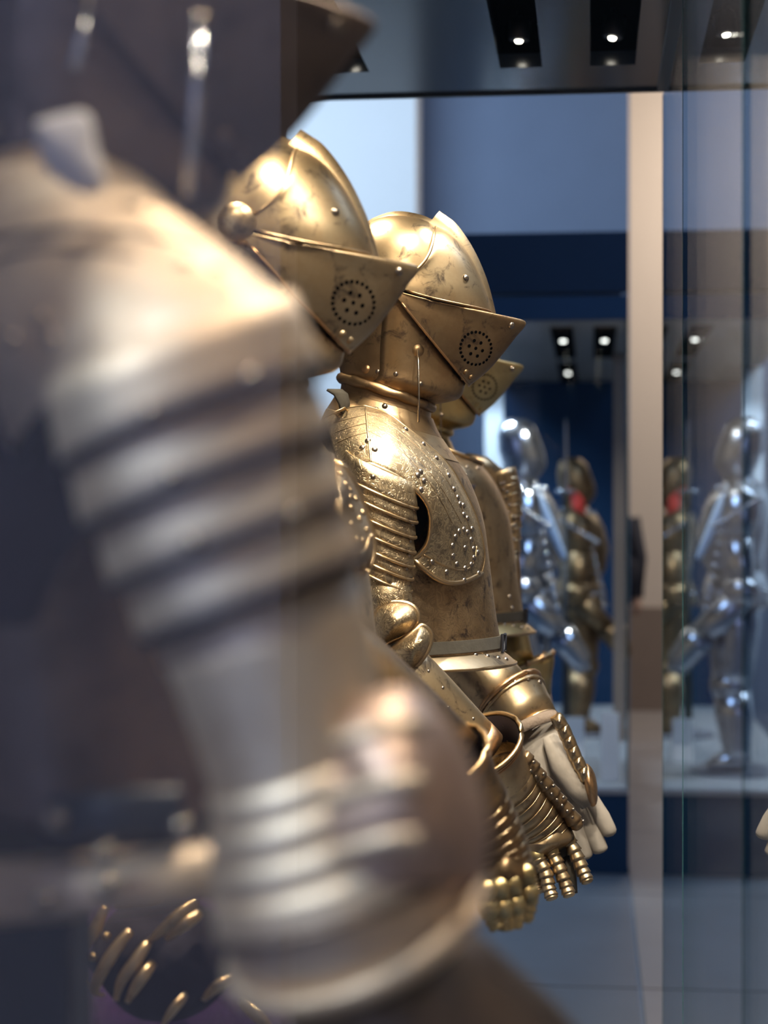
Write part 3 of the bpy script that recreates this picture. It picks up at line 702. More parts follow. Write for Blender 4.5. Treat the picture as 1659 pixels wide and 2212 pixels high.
# scale plates along the thumb
sc0 = [(1198, 1548), (1212, 1570), (1222, 1592), (1231, 1614), (1241, 1638), (1252, 1660), (1264, 1682)]
for (xa, ya), (xb, yb) in zip(sc0, sc0[1:]):
    v, f, r_ = patch([(xa - 4, ya), (xa + 13, ya - 8), (xb + 16, yb - 2), (xb + 12, yb + 7), (xb - 8, yb + 9), (xa - 8, ya + 6)], 0.100, 0.088, C3, 4, 24)
    ob('thumb_scale', v, f, 'rim_gilt', cuff, thick=0.0015)
    rivet(C3((xa + xb) / 2 + 3, (ya + yb) / 2, 0.086), (0.1, -1, 0.1), 0.0035, cuff)
v, f, r_ = patch([(1252, 1664), (1268, 1650), (1284, 1672), (1290, 1706), (1288, 1736), (1276, 1740), (1266, 1712)], 0.105, 0.085, C3, 5, 28)
ob('thumb_plate', v, f, 'copper_gilt', cuff, thick=0.0015)
ORG[0] = V((0, 0, 0))

# ------------------------------------------------------------------ copies of the shared pieces for the other suits
def copy_tree(o, parent, swap):
    c = o.copy(); COL.objects.link(c); c.parent = parent
    mk = o.data.materials[0].name
    if mk in swap:
        c.material_slots[0].link = 'OBJECT'; c.material_slots[0].material = MAT[swap[mk]]
    for ch in [x for x in ALL if x.parent == o]: copy_tree(ch, c, swap)
    return c
ALL = list(bpy.data.objects)
def new_suit(d, label, swap, skip=()):
    s = empty('suit_of_armour', BASE + V(d), label, 'armour', 'row of gilded half armours in the glass case')
    for o in CANON:
        if o.name.split('.')[0] in skip: continue
        copy_tree(o, s, swap)
    return s
def shift(p3, q3): return p3 - q3
dB = B3(512, 480, -0.11) - C3(845, 612, -0.11); dD = D3(1130, 792) - C3(1135, 697); dA = A3(810, 50) - C3(1135, 697)
SA_ = {'gilt': 'steel_brown', 'gilt_dark': 'steel_brown', 'gilt_etched_dark': 'steel_brown', 'copper_gilt': 'steel_brown', 'rim_gilt': 'steel_gilt'}
suitB = new_suit(dB, 'gilded half armour between the blurred nearest suit and the sharply focused one', {'gilt_dark': 'gilt', 'gilt_etched_dark': 'gilt'})
hb = [c for c in suitB.children if c.name.startswith('helmet')][0]     # its head is tipped back a little
pl_ = pv - BASE; hb.matrix_local = Matrix.Translation(pl_) @ Matrix.Rotation(R(-2.6), 4, 'Y') @ Matrix.Translation(-pl_)
suitD = new_suit(dD, 'farthest brassy half armour in the row, half hidden behind the focused suit', {'gilt_dark': 'brass', 'gilt_etched_dark': 'gilt', 'gilt': 'brass'})
for c in suitD.children:
    if c.name.startswith('breastplate'): c.location.x += 0.04
suitA = new_suit(dA, 'nearest suit of armour at the left, blurred steel arm filling the foreground', SA_)

# ---- second suit: chest lobe, gauntlet, hip lames and velvet
ORG[0] = suitB.location.copy()
lv, lf_, lro = patch([(690, 985), (738, 1005), (768, 1050), (792, 1112), (806, 1165), (804, 1212), (782, 1238), (735, 1236), (660, 1200), (640, 1090)], [-0.15, -0.17, -0.15, -0.14, -0.14, -0.15, -0.17, -0.19, -0.2, -0.18], -0.225, B3)
lobe = ob('shoulder_plate', lv, lf_, 'gilt', suitB, thick=0.0025, label='riveted lobe of the shoulder plate with rolled edge')
ob('rim', *wire(lro, 0.004, 8, closed=True), 'rim_gilt', lobe)
bt = bvh((lv, lf_))
rivets(bt, [(737, 1024), (748, 1046), (756, 1058), (758, 1075), (768, 1078), (758, 1098), (782, 1108), (775, 1122), (760, 1132), (790, 1146), (783, 1167), (771, 1164), (800, 1160), (785, 1222), (770, 1228)], 0.0046, lobe, 'rim_gilt')
linepart(bt, [(700, 1208), (750, 1205), (785, 1192), (795, 1160)], 20, 0.003, 'rim_gilt', lobe)
barm = ob('upper_arm_guard', *tube([B3(610, 1000, -0.2), B3(640, 1200, -0.22), B3(660, 1360, -0.22)], [0.06, 0.05, 0.045], 32, cap=False), 'gilt', suitB, thick=0.002)
bfa = [B3(660, 1360, -0.22), B3(760, 1450, -0.22), B3(880, 1560, -0.21), B3(975, 1648, -0.2)]
bfore = ob('forearm_guard', *tube(bfa, [0.05, 0.048, 0.045, 0.042], 32, cap=False), 'gilt_dark', suitB, thick=0.002)
gB, _ = gauntlet([B3(960, 1640, -0.215), B3(985, 1680, -0.20), B3(1030, 1760, -0.18), B3(1070, 1835, -0.17), B3(1092, 1890, -0.17)], [0.052, 0.045, 0.040, 0.036, 0.032], 0, B3, suitB, None, None, '', 'gilt_dark', lab='softly blurred dark gilt gauntlet with curled fingers')
mv, mf, mro = patch([(1010, 1880), (1060, 1830), (1110, 1822), (1150, 1868), (1154, 1908), (1120, 1940), (1060, 1960), (1020, 1930)], -0.175, -0.215, B3)
ob('hand_plate', mv, mf, 'gilt_dark', gB, thick=0.002)
for i, pts in enumerate((((1052, 1925), (1058, 1962), (1070, 1992), (1078, 2006)), ((1078, 1920), (1086, 1962), (1092, 1994), (1094, 2010)), ((1104, 1912), (1112, 1955), (1112, 1985), (1108, 2004)), ((1134, 1890), (1142, 1930), (1138, 1965), (1130, 1990)))):
    L0 = (-0.215, -0.21, -0.2, -0.185)[i]
    scaled_finger([B3(x, y, L0) for x, y in pts], 0.0115, 0.0095, gB, 'brass', 6)
    boss(B3(*pts[0], L0 - 0.008), (-0.2, -1, 0.2), 0.0125, 'brass', gB, 'knuckle', 0.5)
    boss(B3(*pts[1], L0 - 0.008), (-0.2, -1, 0.2), 0.0125, 'brass', gB, 'knuckle', 0.5)
# velvet skirt and gilt hip lames
rows = []
for y, xl, xr, w in ((1900, 180, 640, 0.12), (2000, 130, 640, 0.14), (2120, 108, 660, 0.16), (2300, 100, 680, 0.17)):
    r_ = ring(B3(xl, y, 0.02), B3(xr, y, 0.02), w, 2, 2, 48)
    rows.append([p + (p - (r_[0] + r_[24]) / 2) * 0.035 * sin(9 * 2 * pi * j / 48) for j, p in enumerate(r_)])
skirt = ob('velvet_skirt', *grid(rows, True), 'velvet_purple', suitB, thick=0.003, label='dark purple velvet skirt')
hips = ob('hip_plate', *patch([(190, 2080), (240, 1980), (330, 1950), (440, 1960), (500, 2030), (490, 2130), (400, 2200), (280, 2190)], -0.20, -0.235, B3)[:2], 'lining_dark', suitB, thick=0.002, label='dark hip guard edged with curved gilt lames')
for pts in (((228, 1962), (205, 2010), (180, 2050), (160, 2090), (168, 2112)), ((282, 2010), (250, 2050), (222, 2095), (205, 2140), (222, 2150)), ((320, 2035), (290, 2080), (262, 2120), (250, 2160)), ((330, 2080), (300, 2120), (275, 2165)),
            ((425, 1950), (390, 1975), (350, 2010), (320, 2035)), ((432, 1972), (395, 2000), (358, 2030)), ((350, 1945), (300, 1950), (250, 1962)), ((505, 2110), (470, 2130), (440, 2160)), ((400, 2150), (375, 2180), (352, 2215)), ((520, 2165), (560, 2200), (590, 2230))):
    k = len(pts) * 5
    cl = [B3(x, y, -0.245 - 0.012 * sin(pi * i / (k - 1))) for i, (x, y) in enumerate(crom(pts, k))]
    ob('hip_lame', *tube(cl, [0.0035 + 0.004 * sin(pi * min(1, 0.15 + i / k)) for i in range(k)], 10, flat=0.6), 'rim_gilt', hips)
for px, py in ((230, 2022), (202, 2068), (186, 2108), (190, 2128), (272, 2110)): rivet(B3(px, py, -0.245), (0, -1, 0.1), 0.005, hips, 'rim_gilt')

# ---- farthest suit: left arm lames, forearm and cuff, chest border
ORG[0] = suitD.location.copy()
def cD(px, py, L=0.0): return D3(px, py, L)
SD = 4000 / (YD + 0.16)
darm = ob('upper_arm_guard', *tube([D3(1088, 1190, 0.16), D3(1094, 1260, 0.16), D3(1098, 1330, 0.17)], [0.034, 0.030, 0.03], 28, cap=False), 'gilt_dark', suitD, thick=0.002, label='lamed left arm of the farthest suit')
dl = lames('lame', [D3(x, y, 0.16) for x, y in ((1078, 1056), (1082, 1076), (1085, 1100), (1087, 1125), (1088, 1150), (1089, 1175), (1090, 1200))], [r / SD for r in (43, 43, 41, 39, 37, 35, 33)], V((0.30, 0.0, -0.95)), 0.024, 'gilt', darm, rimr=0.0016)
dtree = bvh(*dl)
rivets(dtree, [(1081, 1046), (1088, 1044), (1086, 1058), (1095, 1064), (1093, 1078), (1100, 1092), (1098, 1108), (1106, 1116), (1110, 1122), (1107, 1136), (1112, 1134), (1106, 1148), (1102, 1152), (1108, 1166), (1104, 1186)], 0.0045, darm)
dsh = ob('shoulder_cap', *tube([D3(1004, 1002, 0.10), D3(1032, 1018, 0.13), D3(1056, 1042, 0.155), D3(1068, 1066, 0.165)], [0.024, 0.036, 0.040, 0.040], 28, cap=True), 'gilt', suitD, thick=0.002)
dfa = [D3(1095, 1330, 0.14), D3(1105, 1370, 0.13), D3(1116, 1412, 0.12), D3(1124, 1440, 0.11)]
dfore = ob('forearm_guard', *tube(dfa, [0.030, 0.033, 0.032, 0.031], 32, cap=False), 'brass', suitD, thick=0.002, label='brassy forearm guard with flared scalloped cuff')
dc = [D3(1142, 1430, 0.10), D3(1146, 1440, 0.10), D3(1150, 1465, 0.10), D3(1154, 1500, 0.10)]
dcf = ob('gauntlet', *tube(dc, [0.055, 0.050, 0.040, 0.034], 32, cap=False), 'brass', suitD, thick=0.003, label='flared brass gauntlet cuff')
fr_ = frames([V(p) for p in dc]); t, u, w = fr_[0]
ob('cuff_rim', *wire([dc[0] + u * (0.056 * cos(2 * pi * j / 36)) + w * (0.056 * sin(2 * pi * j / 36)) for j in range(36)], 0.004, 8, closed=True), 'rim_gilt', dcf)
for j in range(10):
    a = 2 * pi * j / 10; boss(dc[0] + u * (0.058 * cos(a)) + w * (0.058 * sin(a)), (u * cos(a) + w * sin(a)), 0.007, 'copper_gilt', dcf, 'scallop', 0.8)
ob('hand_core', *tube([D3(1154, 1495, 0.10), D3(1172, 1580, 0.09), D3(1190, 1660, 0.09)], [0.034, 0.03, 0.018], 20, flat=0.7), 'gilt', dcf)
dbr = ob('collar_rim', *wire(ring(D3(905, 950), D3(1042, 1000), 0.105, 2, 2, 48), 0.004, 8, closed=True), 'rim_gilt', suitD)
db = [c for c in suitD.children if c.name.startswith('breastplate')][0]
tD = BVHTree.FromPolygons([tuple(v.co + suitD.location) for v in db.data.vertices], [tuple(p.vertices) for p in db.data.polygons])
tD = BVHTree.FromPolygons([tuple(v.co + suitD.location + db.location) for v in db.data.vertices], [tuple(p.vertices) for p in db.data.polygons])
rivets(tD, [(975, 1002), (1007, 1009), (1031, 1013), (1005, 1028), (1018, 1063), (1024, 1080), (1025, 1097), (1060, 1270), (1100, 1290), (1105, 1315), (1085, 1335)], 0.0055, dbr)
fd = ob('hip_plate', *patch([(1050, 1300), (1090, 1285), (1116, 1300), (1120, 1340), (1100, 1360), (1060, 1362), (1040, 1340)], 0.02, -0.03, D3)[:2], 'gilt_dark', suitD, thick=0.002)
fd2 = patch([(1050, 1300), (1090, 1285), (1116, 1300), (1120, 1340), (1100, 1360), (1060, 1362), (1040, 1340)], 0.02, -0.03, D3)
ob('rim', *wire(fd2[2], 0.003, 8, closed=True), 'rim_gilt', fd)
rivets(bvh(fd2), [(1070, 1345), (1092, 1345), (1105, 1335), (1108, 1318)], 0.005, fd)
ob('tie', *patch([(1094, 1290), (1108, 1284), (1115, 1300), (1112, 1325), (1100, 1330), (1096, 1310)], -0.02, -0.04, D3)[:2], 'leather_white', fd)

# ---- nearest suit: the big blurred shoulder, arm and elbow
ORG[0] = suitA.location.copy()
ac = [((40, 985, -0.20), (-220, 520, -0.08), 0), ((95, 905, -0.235), (-60, 360, -0.09), 0), ((225, 815, -0.265), (110, 318, -0.10), 0), ((365, 757, -0.275), (280, 372, -0.115), 0), ((480, 714, -0.275), (410, 480, -0.13), 0), ((530, 694, -0.27), (530, 575, -0.15), 0), ((610, 727, -0.25), (628, 662, -0.16), 0), ((684, 802, -0.22), (692, 785, -0.17), 0)]
av, af, alo, aup, aend = columns(ac, A3, 11, 48, 0.035)
apl = ob('shoulder_plate', av, af, 'steel_gilt', suitA, thick=0.003, label='big blurred steel shoulder plate with dark rivets')
ob('rim', *wire(alo, 0.0052, 8), 'shade_rim_steel', apl)  # dark rim drawn as the shadow line under the shoulder plate
for c in list(suitA.children_recursive):
    if c.name.split('.')[0] in ('breath_holes', 'hook_rod', 'hook_knob'): bpy.data.objects.remove(c)
ahm = [c for c in suitA.children if c.name.startswith('helmet')][0]
ob('hook_rod', *tube([A3(430, 50, -0.112), A3(424, 200, -0.120), A3(405, 425, -0.128)], [0.0038, 0.0036, 0.0034], 10), 'polished_steel', ahm)
boss(A3(430, 46, -0.112), (0, -1, 0), 0.006, 'rivet_steel', ahm, 'hook_knob')
ob('strap_rod', *tube([A3(195, -20, -0.10), A3(178, 80, -0.11), A3(160, 150, -0.115)], [0.0036] * 3, 10), 'polished_steel', ahm)
at_ = bvh((av, af))
rivets(at_, [(525, 680), (440, 692), (395, 575), (385, 455), (425, 490), (325, 395), (240, 340), (285, 450), (30, 735), (95, 690), (115, 735), (470, 590)], 0.0050, apl, 'rivet_steel')
linepart(at_, [(-20, 520), (120, 500), (280, 510), (420, 540)], 24, 0.0025, 'steel_brown', apl); linepart(at_, [(0, 560), (130, 540), (300, 560)], 24, 0.002, 'steel_brown', apl)
ob('shoulder_strap', *patch([(80, 268), (135, 252), (188, 250), (205, 320), (224, 402), (172, 412), (98, 352)], -0.20, -0.207, A3)[:2], 'leather_white', apl, thick=0.004, label='white strap end')
SAA = 4000 / (YA - 0.24)
aarm = ob('upper_arm_guard', *tube([A3(545, 1290, -0.24), A3(590, 1420, -0.24), A3(620, 1540, -0.24), A3(660, 1690, -0.24), A3(690, 1790, -0.24)], [q / SAA for q in (238, 222, 208, 196, 200)], 40, cap=False), 'steel_gilt', suitA, thick=0.002, label='smooth pale steel upper arm tube below four lames')
AXA = V((0.36, 0.05, -0.92))
al = lames('lame', [A3(x, y, -0.24) for x, y in ((415, 905), (452, 1040), (500, 1170), (548, 1290))], [q / SAA for q in (292, 282, 268, 252)], AXA, 0.030, 'steel_gilt', aarm, rimr=0.0032, rimmat='shade_rim_steel', keel=0.03)  # dark rims stand in for the shaded gaps between lames
alt = bvh(*al)
rivets(alt, [(325, 892), (545, 815), (375, 1030), (420, 1172), (230, 1300), (640, 1112), (670, 855), (175, 1185)], 0.0052, aarm, 'rivet_steel')
# elbow: lames flaring into a wide rolled edge
ael = ob('elbow_guard', *tube([A3(668, 1700, -0.24), A3(690, 1790, -0.24), A3(725, 1880, -0.24), A3(752, 1960, -0.235), A3(770, 2010, -0.23)], [q / SAA for q in (198, 222, 250, 274, 284)], 48, cap=False), 'steel_gilt', suitA, thick=0.002, label='flaring lamed steel elbow guard with a thick rolled edge')
al2 = lames('lame', [A3(x, y, -0.24) for x, y in ((672, 1735), (692, 1800), (715, 1868), (738, 1936))], [q / SAA for q in (210, 230, 252, 272)], V((0.30, 0.04, -0.95)), 0.014, 'steel_gilt', ael, rimr=0.0024, rimmat='steel_brown', overlap=0.006)
ax = V((0.33, 0.30, -0.90)).normalized(); uu = (YV - ax * YV.dot(ax)).normalized(); ww = ax.cross(uu); ec = A3(768, 2000, -0.235)
ob('rolled_edge', *wire([ec + uu * (284 / SAA * cos(2 * pi * j / 60)) + ww * (284 / SAA * sin(2 * pi * j / 60)) for j in range(60)], 0.0065, 10, closed=True), 'steel_gilt', ael)
wv, wf, wro = patch([(700, 1640), (740, 1545), (820, 1492), (900, 1500), (985, 1590), (1040, 1720), (1052, 1830), (1030, 1910), (940, 1990), (820, 2030), (730, 1960), (690, 1800)], [-0.27, -0.27, -0.26, -0.25, -0.24, -0.23, -0.23, -0.24, -0.26, -0.28, -0.29, -0.29], -0.306, A3)
awg = ob('elbow_wing', wv, wf, 'steel_rose', ael, thick=0.003, label='rounded brown wing of the elbow guard')
wt = bvh((wv, wf))
for y in (1600, 1720, 1840): linepart(wt, [(715, y + 10), (770, y - 6), (840, y - 26), (905, y - 30)], 20, 0.006, 'steel_gilt', ael, 'wing_ridge', 0.0)
# forearm passing to the right below the frame
ob('forearm_guard', *tube([A3(780, 2080, -0.20), A3(900, 2190, -0.18), A3(1060, 2330, -0.15), A3(1220, 2480, -0.12)], [0.052, 0.055, 0.055, 0.05], 36, cap=True), 'steel_brown', suitA, thick=0.002, label='brown forearm guard reaching forward below the elbow')
# belt strap with a stud and the waist band with big rivets
ahs = ob('hip_strap', *columns([((95, 1822, -0.205), (105, 1722, -0.205), 0), ((240, 1812, -0.215), (240, 1708, -0.215), 0), ((400, 1800, -0.20), (390, 1700, -0.20), 0)], A3, 5, 12, 0.004)[:2], 'case_metal', suitA, thick=0.004, label='dark strap at the waist')
for px, py in ((118, 1770), (395, 1790)): rivet(A3(px, py, -0.225), (0, -1, 0), 0.007, ahs)
awb = columns([((-40, 2000, -0.20), (-40, 1858, -0.19), 0), ((120, 1985, -0.225), (120, 1850, -0.21), 0), ((300, 1962, -0.225), (300, 1838, -0.21), 0), ((470, 1935, -0.20), (460, 1820, -0.19), 0)], A3, 6, 24, 0.008)
aw = ob('waist_band', awb[0], awb[1], 'steel_gilt', suitA, thick=0.003, label='steel waist band with large round rivets')
for px, py in ((95, 1948), (232, 1916), (228, 1848)): rivet(A3(px, py, -0.24), (0, -1, 0), 0.0068, aw)
ORG[0] = V((0, 0, 0))

# ------------------------------------------------------------------ the dark blue case across the gallery
FY, FB = 7.10, 10.3
fx0, fx1 = -0.52, at(1358, 700, FY).x
fz = {k: at(1200, y, FY).z for k, y in (('top', 502), ('line', 632), ('soff', 690), ('pl', 1702))}
fc = empty('display_case', ((fx0 + fx1) / 2, (FY + FB) / 2, 0), 'dark blue display case with silver armour across the gallery', 'display case')
ORG[0] = fc.location.copy()
def fpart(name, b, mat, **kw): return slab(name, b, mat, fc, **kw)
fpart('fascia', box(fx0, fx1, FY, FY + 0.06, fz['line'], fz['top']), 'navy_dark')
fpart('fascia', box(fx0, fx1, FY + 0.01, FY + 0.06, fz['soff'], fz['line'] - 0.012), 'navy')
fpart('roof', box(fx0, fx1, FY + 0.06, FB, fz['top'] - 0.04, fz['top']), 'navy')
fpart('soffit', box(fx0, fx1, FY + 0.06, FB, fz['soff'], fz['soff'] + 0.02), 'soffit_grey')
fpart('plinth', box(fx0, fx1, FY, FB, 0, fz['pl'] - 0.02), 'navy', bevel=0.004)
fpart('plinth_top', box(fx0, fx1, FY - 0.005, FB, fz['pl'] - 0.02, fz['pl']), 'plinth_top')
fpart('back_panel', box(fx0, fx1, FB, FB + 0.04, 0, fz['top']), 'navy')
fpart('glass_pane', box(fx0, fx1, FY + 0.02, FY + 0.03, fz['pl'], fz['soff']), 'far_glass')
fpart('glass_pane', box(fx1 - 0.012, fx1 - 0.002, FY + 0.03, FB, fz['pl'], fz['soff']), 'far_glass')
fpart('glass_edge', box(fx1 - 0.006, fx1, FY + 0.012, FY + 0.032, fz['pl'], fz['soff']), 'glass_edge')
pxm = at(1332, 1000, 8.6).x; fpart('mullion', box(pxm - 0.014, pxm + 0.014, 8.6, 8.64, fz['pl'], fz['soff']), 'dado_brown')
fpart('pale_wall_strip', box(at(1047, 900, 9.4).x, at(1087, 900, 9.4).x, 9.4, 9.43, 0.9, fz['soff']), 'wall_pale')  # added panel standing in for the bright wall seen through the glass
for x_, y_a, y_b in ((1218, 708, 772), (1305, 708, 772), (1228, 784, 834)):
    zc = fz['soff'] - CZ; ya = zc * FP / (1122 - y_a); yb = zc * FP / (1122 - y_b); xx = at(x_, (y_a + y_b) / 2, (ya + yb) / 2).x
    sl_ = fpart('lamp_slot', box(xx - 0.045, xx + 0.045, ya, yb, fz['soff'] - 0.008, fz['soff']), 'hole_black')
    v, f = tube([V((xx, ya + 0.35 * (yb - ya), fz['soff'] - 0.004)), V((xx, ya + 0.35 * (yb - ya), fz['soff'] - 0.016))], [0.013, 0.011], 14); ob('lamp_lens', v, f, 'lamp_glow_soft', fc)
ORG[0] = V((0, 0, 0))
l = bpy.data.lights.new('case_spot', 'SPOT'); l.energy = 45; l.color = (0.92, 0.96, 1.0); l.spot_size = R(75); l.spot_blend = 0.6; l.shadow_soft_size = 0.05
lo = bpy.data.objects.new('case_spot', l); COL.objects.link(lo); lo.location = (-0.45, 7.6, fz['soff'] - 0.03); lo.rotation_euler = (V((-0.2, 7.7, 1.0)) - V(lo.location)).to_track_quat('-Z', 'Y').to_euler(); lo.parent = fc; lo.location = V(lo.location) - V(fc.location)
l2 = bpy.data.lights.new('case_spot', 'SPOT'); l2.energy = 35; l2.color = (1.0, 0.93, 0.82); l2.spot_size = R(90); l2.spot_blend = 0.6; l2.shadow_soft_size = 0.05
lo2 = bpy.data.objects.new('case_spot', l2); COL.objects.link(lo2); lo2.parent = fc; lo2.location = V((0.05, 7.3, fz['soff'] - 0.03)) - V(fc.location); lo2.rotation_euler = (V((0.0, 8.2, 0.6)) - V((0.05, 7.3, 2.1))).to_track_quat('-Z', 'Y').to_euler()

l3 = bpy.data.lights.new('case_spot', 'SPOT'); l3.energy = 26; l3.color = (0.75, 0.88, 1.0); l3.spot_size = R(80); l3.spot_blend = 0.5; l3.shadow_soft_size = 0.05  # added spot to brighten the stand-in panel, without a fixture
lo3 = bpy.data.objects.new('case_spot', l3); COL.objects.link(lo3); lo3.parent = fc; pnx = at(1067, 900, 9.4).x
lo3.location = V((pnx, 8.9, fz['soff'] - 0.03)) - V(fc.location); lo3.rotation_euler = (V((pnx, 9.4, 1.4)) - V((pnx, 8.9, 2.1))).to_track_quat('-Z', 'Y').to_euler()

# ---- the silver suit and its neighbour in that case
def far_suit(Y, px, top, foot, mat, label, hgt_px, facing=1, arms=True):
    """full armour built between pixel rows top and foot at distance Y"""
    S = lambda x, y, L=0.0: at(x, y, Y + L)
    k = (foot - top) / 790.0
    X = lambda dx: px + dx * k * facing
    T = lambda dy: top + dy * k
    s = empty('suit_of_armour', at(px, foot, Y), label, 'armour'); ORG[0] = s.location.copy()
    m = k * Y / FP       # metres per unit
    def lf(pts, n=28, pb=2.0):
        return grid([ring(S(X(b), T(y)), S(X(f), T(y + dz)), w * m, p, pb, n) for b, f, y, dz, w, p in pts], True, True, True)
    h = ob('helmet', *lf([(-30, 10, 4, 2, 12, 2), (-50, 28, 18, 4, 36, 2), (-56, 40, 45, 6, 46, 2), (-54, 52, 75, 10, 48, 1.8), (-46, 54, 100, 10, 44, 1.7), (-34, 40, 125, 8, 36, 1.8), (-28, 26, 140, 6, 32, 2)]), mat, s)
    ob('gorget', *lf([(-34, 30, 132, 6, 34, 2), (-42, 40, 152, 8, 44, 2), (-60, 60, 170, 8, 80, 2)]), mat, s)
    b = ob('breastplate', *lf([(-58, 58, 162, 6, 84, 2), (-70, 78, 200, 4, 108, 1.9), (-64, 92, 260, 2, 106, 1.7), (-54, 84, 320, 0, 92, 1.7), (-50, 66, 350, 0, 84, 1.8)]), mat, s)
    ob('waist_flange', *lf([(-52, 68, 346, 0, 86, 1.9), (-66, 80, 380, 4, 108, 2), (-72, 88, 420, 8, 118, 2)]), mat, b)
    for sd in (-1, 1):
        L = sd * 118 * m
        P = lambda dx, dy, l=0: S(X(dx), T(dy), L + sd * l * m)
        v, f = tube([P(-10, 168, -20), P(0, 195, 0), P(6, 235, 8), P(8, 270, 6)], [q * m for q in (36, 48, 46, 36)], 22); ob('shoulder_guard', v, f, mat, s)
        v, f = tube([P(8, 255, 6), P(4, 330, 16), P(0, 385, 22)], [q * m for q in (34, 31, 30)], 20); a = ob('arm_guard', v, f, mat, s)
        v, f = tube([P(0, 365, 24), P(-2, 390, 26), P(2, 415, 22)], [q * m for q in (34, 42, 34)], 20); ob('elbow_guard', v, f, mat, s)
        v, f = tube([P(0, 400, 22), P(50, 455, 4), P(92, 500, -8)], [q * m for q in (31, 29, 27)], 20); ob('forearm_guard', v, f, mat, s)
        v, f = tube([P(84, 490, -6), P(105, 515, -10), P(128, 545, -14), P(140, 575, -14)], [q * m for q in (36, 30, 27, 16)], 18); ob('gauntlet', v, f, mat, s)
        Lg = sd * 52 * m
        Q = lambda dx, dy: S(X(dx), T(dy), Lg)
        v, f = tube([Q(6, 405), Q(12, 470), Q(14, 560), Q(14, 600)], [q * m for q in (50, 56, 46, 40)], 20); ob('thigh_guard', v, f, mat, s)
        v, f = tube([Q(18, 575), Q(20, 600), Q(18, 625)], [q * m for q in (38, 44, 36)], 18); ob('knee_guard', v, f, mat, s)
        v, f = tube([Q(14, 615), Q(10, 670), Q(6, 745), Q(6, 768)], [q * m for q in (38, 41, 29, 31)], 18); ob('shin_guard', v, f, mat, s)
        v, f = tube([Q(-14, 766), Q(10, 766), Q(45, 775), Q(72, 784)], [q * m for q in (22, 26, 20, 10)], 16); ob('foot_guard', v, f, mat, s)
        if sd == -1:  # polished rivets added for their blurred glints
            for q in range(11): rivet(P(-40 + q * 10, 186 + q * 6, 46), (0.3, -1, 0.4), 7 * m, s, 'polished_steel')
            for q in range(8): rivet(P(44 + q * 5, 262 + q * 24, 20), (0.3, -1, 0.4), 7 * m, s, 'polished_steel')
            for q in range(7): rivet(S(X(-52 + q * 20), T(392 + 3 * (q % 2)), -116 * m), (0.2, -1, 0.4), 8 * m, s, 'polished_steel')
            for q in range(6): rivet(S(X(-40 + q * 18), T(152 + 2 * q), -58 * m - 6 * m * q), (0.2, -1, 0.5), 7 * m, s, 'polished_steel')
    v, f = tube([at(px, foot + 1, Y), at(px, foot - 5, Y)], [0.20, 0.19], 40); ob('round_base', v, f, 'wall_dim', s)
    ORG[0] = V((0, 0, 0)); return s
def plinth_row(Y): return 1122 + (CZ - fz['pl']) * FP / Y
sk = far_suit(7.65, 1128, 900, plinth_row(7.65), 'polished_steel', 'blurred polished silver suit of armour standing in the far dark blue case', 0)
ORG[0] = sk.location.copy()
ob('highlight_band', *tube([at(x, y, 7.40) for x, y in crom([(1112, 1128), (1128, 1096), (1150, 1072), (1166, 1088), (1186, 1132), (1204, 1172), (1220, 1208)], 24)], [0.010 + 0.014 * sin(pi * min(1, 0.1 + i / 26)) for i in range(24)], 12, flat=0.5), 'highlight_blue', sk, label='pale blue band standing in for a highlight on the arm')  # added band in place of the pale blue highlight on the arm
ORG[0] = V((0, 0, 0))
far_suit(8.9, 1246, 985, plinth_row(8.9), 'gilt_dark', 'dim brassy suit of armour behind the silver one in the far case', 0)
# red cloth, a tall blade and white caption boards in the far case
S = lambda x, y, L=0.0: at(x, y, 8.3 + L)
rows = [[S(1222 + 20 * t + 4 * sin(5 * t), 1050 + 50 * t + 3 * j, 0.20 + 0.05 * sin(j + 3 * t)) + V((0.012 * j, 0, 0)) for j in range(6)] for t in [i / 9 for i in range(10)]]
tag(ob('cloth', *grid(rows), 'red_cloth', thick=0.006), 'small bright red cloth hanging beside the brassy far suit', 'cloth')
v, f = grid([[S(1222 - w_, y), S(1222, y, -0.006), S(1222 + w_, y), S(1222, y, 0.006)] for y, w_ in ((905, 0.5), (920, 3), (1040, 5), (1060, 6))], True, True, True)
sw = tag(ob('sword', v, f, 'polished_steel', smooth=False), 'slim upright sword blade standing in the far case', 'sword')
ob('grip', *tube([S(1222, 1060), S(1222, 1100)], [0.012, 0.012], 10), 'leather_brown', sw); ob('crossguard', *tube([S(1200, 1062), S(1244, 1062)], [0.009, 0.009], 8), 'polished_steel', sw)
ob('blade_stand', *tube([S(1222, 1100), S(1222, plinth_row(8.3))], [0.01, 0.02], 10), 'stand_black', sw)
for px0, px1, ya, yb, Y, lab in ((1298, 1338, 1545, 1700, 7.3, 'white tilted caption board at the front corner of the far case'), (1218, 1262, 1555, 1660, 7.9, 'pale caption block behind the leather glove in the far case')):
    a, b = at(px0, yb, Y), at(px1, ya, Y); zb = fz['pl']
    v = [V((a.x, Y, zb)), V((b.x, Y, zb)), V((b.x, Y + 0.08, b.z)), V((a.x, Y + 0.08, b.z)), V((a.x, Y + 0.10, zb)), V((b.x, Y + 0.10, zb)), V((b.x, Y + 0.10, b.z)), V((a.x, Y + 0.10, b.z))]
    tag(ob('caption_board', v, [(0, 1, 2, 3), (4, 7, 6, 5), (3, 2, 6, 7), (0, 4, 5, 1), (1, 5, 6, 2), (0, 3, 7, 4)], 'card_white', smooth=False, bevel=0.003), lab, 'caption board')

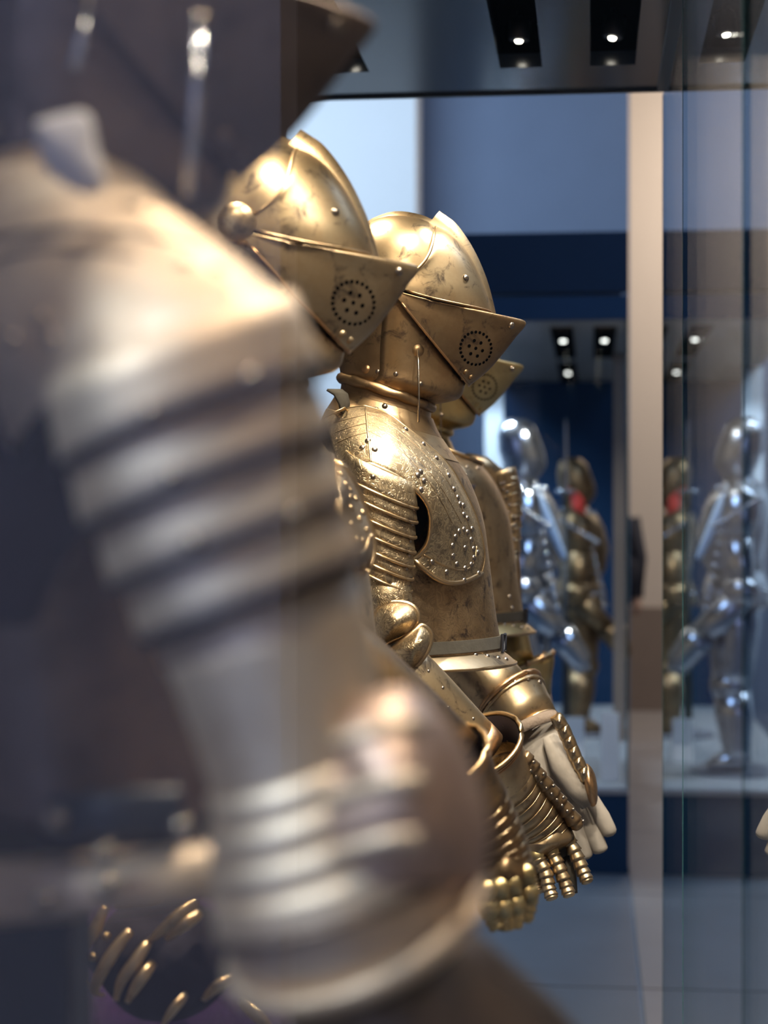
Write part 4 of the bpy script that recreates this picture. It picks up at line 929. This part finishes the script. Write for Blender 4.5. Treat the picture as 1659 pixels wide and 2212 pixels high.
# ------------------------------------------------------------------ a visitor far down the gallery
PY = 12.0; pxx = at(1300, 1200, PY).x
pr = empty('person', (pxx, PY, 0), 'distant visitor in a dark coat beside the far case edge', 'person'); ORG[0] = pr.location.copy()
def pl(pts, dx=0, n=20): return grid([ring(V((pxx + dx - a, PY, z)), V((pxx + dx + a, PY, z)), w, 2, 2, n) for z, a, w in pts], True, True, True)
body = merge(pl([(0.86, 0.16, 0.13), (1.0, 0.17, 0.13), (1.15, 0.16, 0.12), (1.32, 0.20, 0.12), (1.40, 0.17, 0.10), (1.44, 0.06, 0.06), (1.50, 0.055, 0.06)]),
             pl([(0.03, 0.06, 0.07), (0.45, 0.07, 0.07), (0.88, 0.09, 0.10)], -0.09), pl([(0.03, 0.06, 0.07), (0.45, 0.07, 0.07), (0.88, 0.09, 0.10)], 0.09),
             tube([V((pxx + 0.19, PY, 1.36)), V((pxx + 0.24, PY, 1.1)), V((pxx + 0.22, PY - 0.05, 0.86))], [0.055, 0.048, 0.04], 12), tube([V((pxx - 0.19, PY, 1.36)), V((pxx - 0.24, PY, 1.1)), V((pxx - 0.22, PY - 0.05, 0.86))], [0.055, 0.048, 0.04], 12))
ob('body', *body, 'coat_dark', pr)
ob('head', *pl([(1.47, 0.05, 0.05), (1.52, 0.07, 0.085), (1.58, 0.08, 0.10), (1.64, 0.078, 0.095), (1.69, 0.05, 0.06)]), 'skin', pr)
ob('hair', *pl([(1.56, 0.082, 0.10), (1.62, 0.086, 0.105), (1.68, 0.066, 0.08), (1.715, 0.03, 0.04)]), 'hair_dark', pr)
ob('shoulder_bag', *tube([V((pxx + 0.20, PY + 0.02, 0.80)), V((pxx + 0.205, PY + 0.02, 0.86)), V((pxx + 0.20, PY + 0.02, 1.05)), V((pxx + 0.17, PY + 0.02, 1.16))], [0.03, 0.065, 0.06, 0.02], 14, flat=1.6), 'coat_dark', pr)
for s in (-1, 1):
    ob('shoe', *tube([V((pxx + 0.09 * s, PY + 0.06, 0.035)), V((pxx + 0.09 * s, PY - 0.1, 0.035)), V((pxx + 0.09 * s, PY - 0.17, 0.025))], [0.035, 0.035, 0.02], 12), 'stand_black', pr)
    ob('hand', *tube([V((pxx + 0.22 * s, PY - 0.05, 0.87)), V((pxx + 0.22 * s, PY - 0.07, 0.80)), V((pxx + 0.22 * s, PY - 0.07, 0.74))], [0.028, 0.035, 0.02], 10, flat=0.5), 'skin', pr)
ORG[0] = V((0, 0, 0))
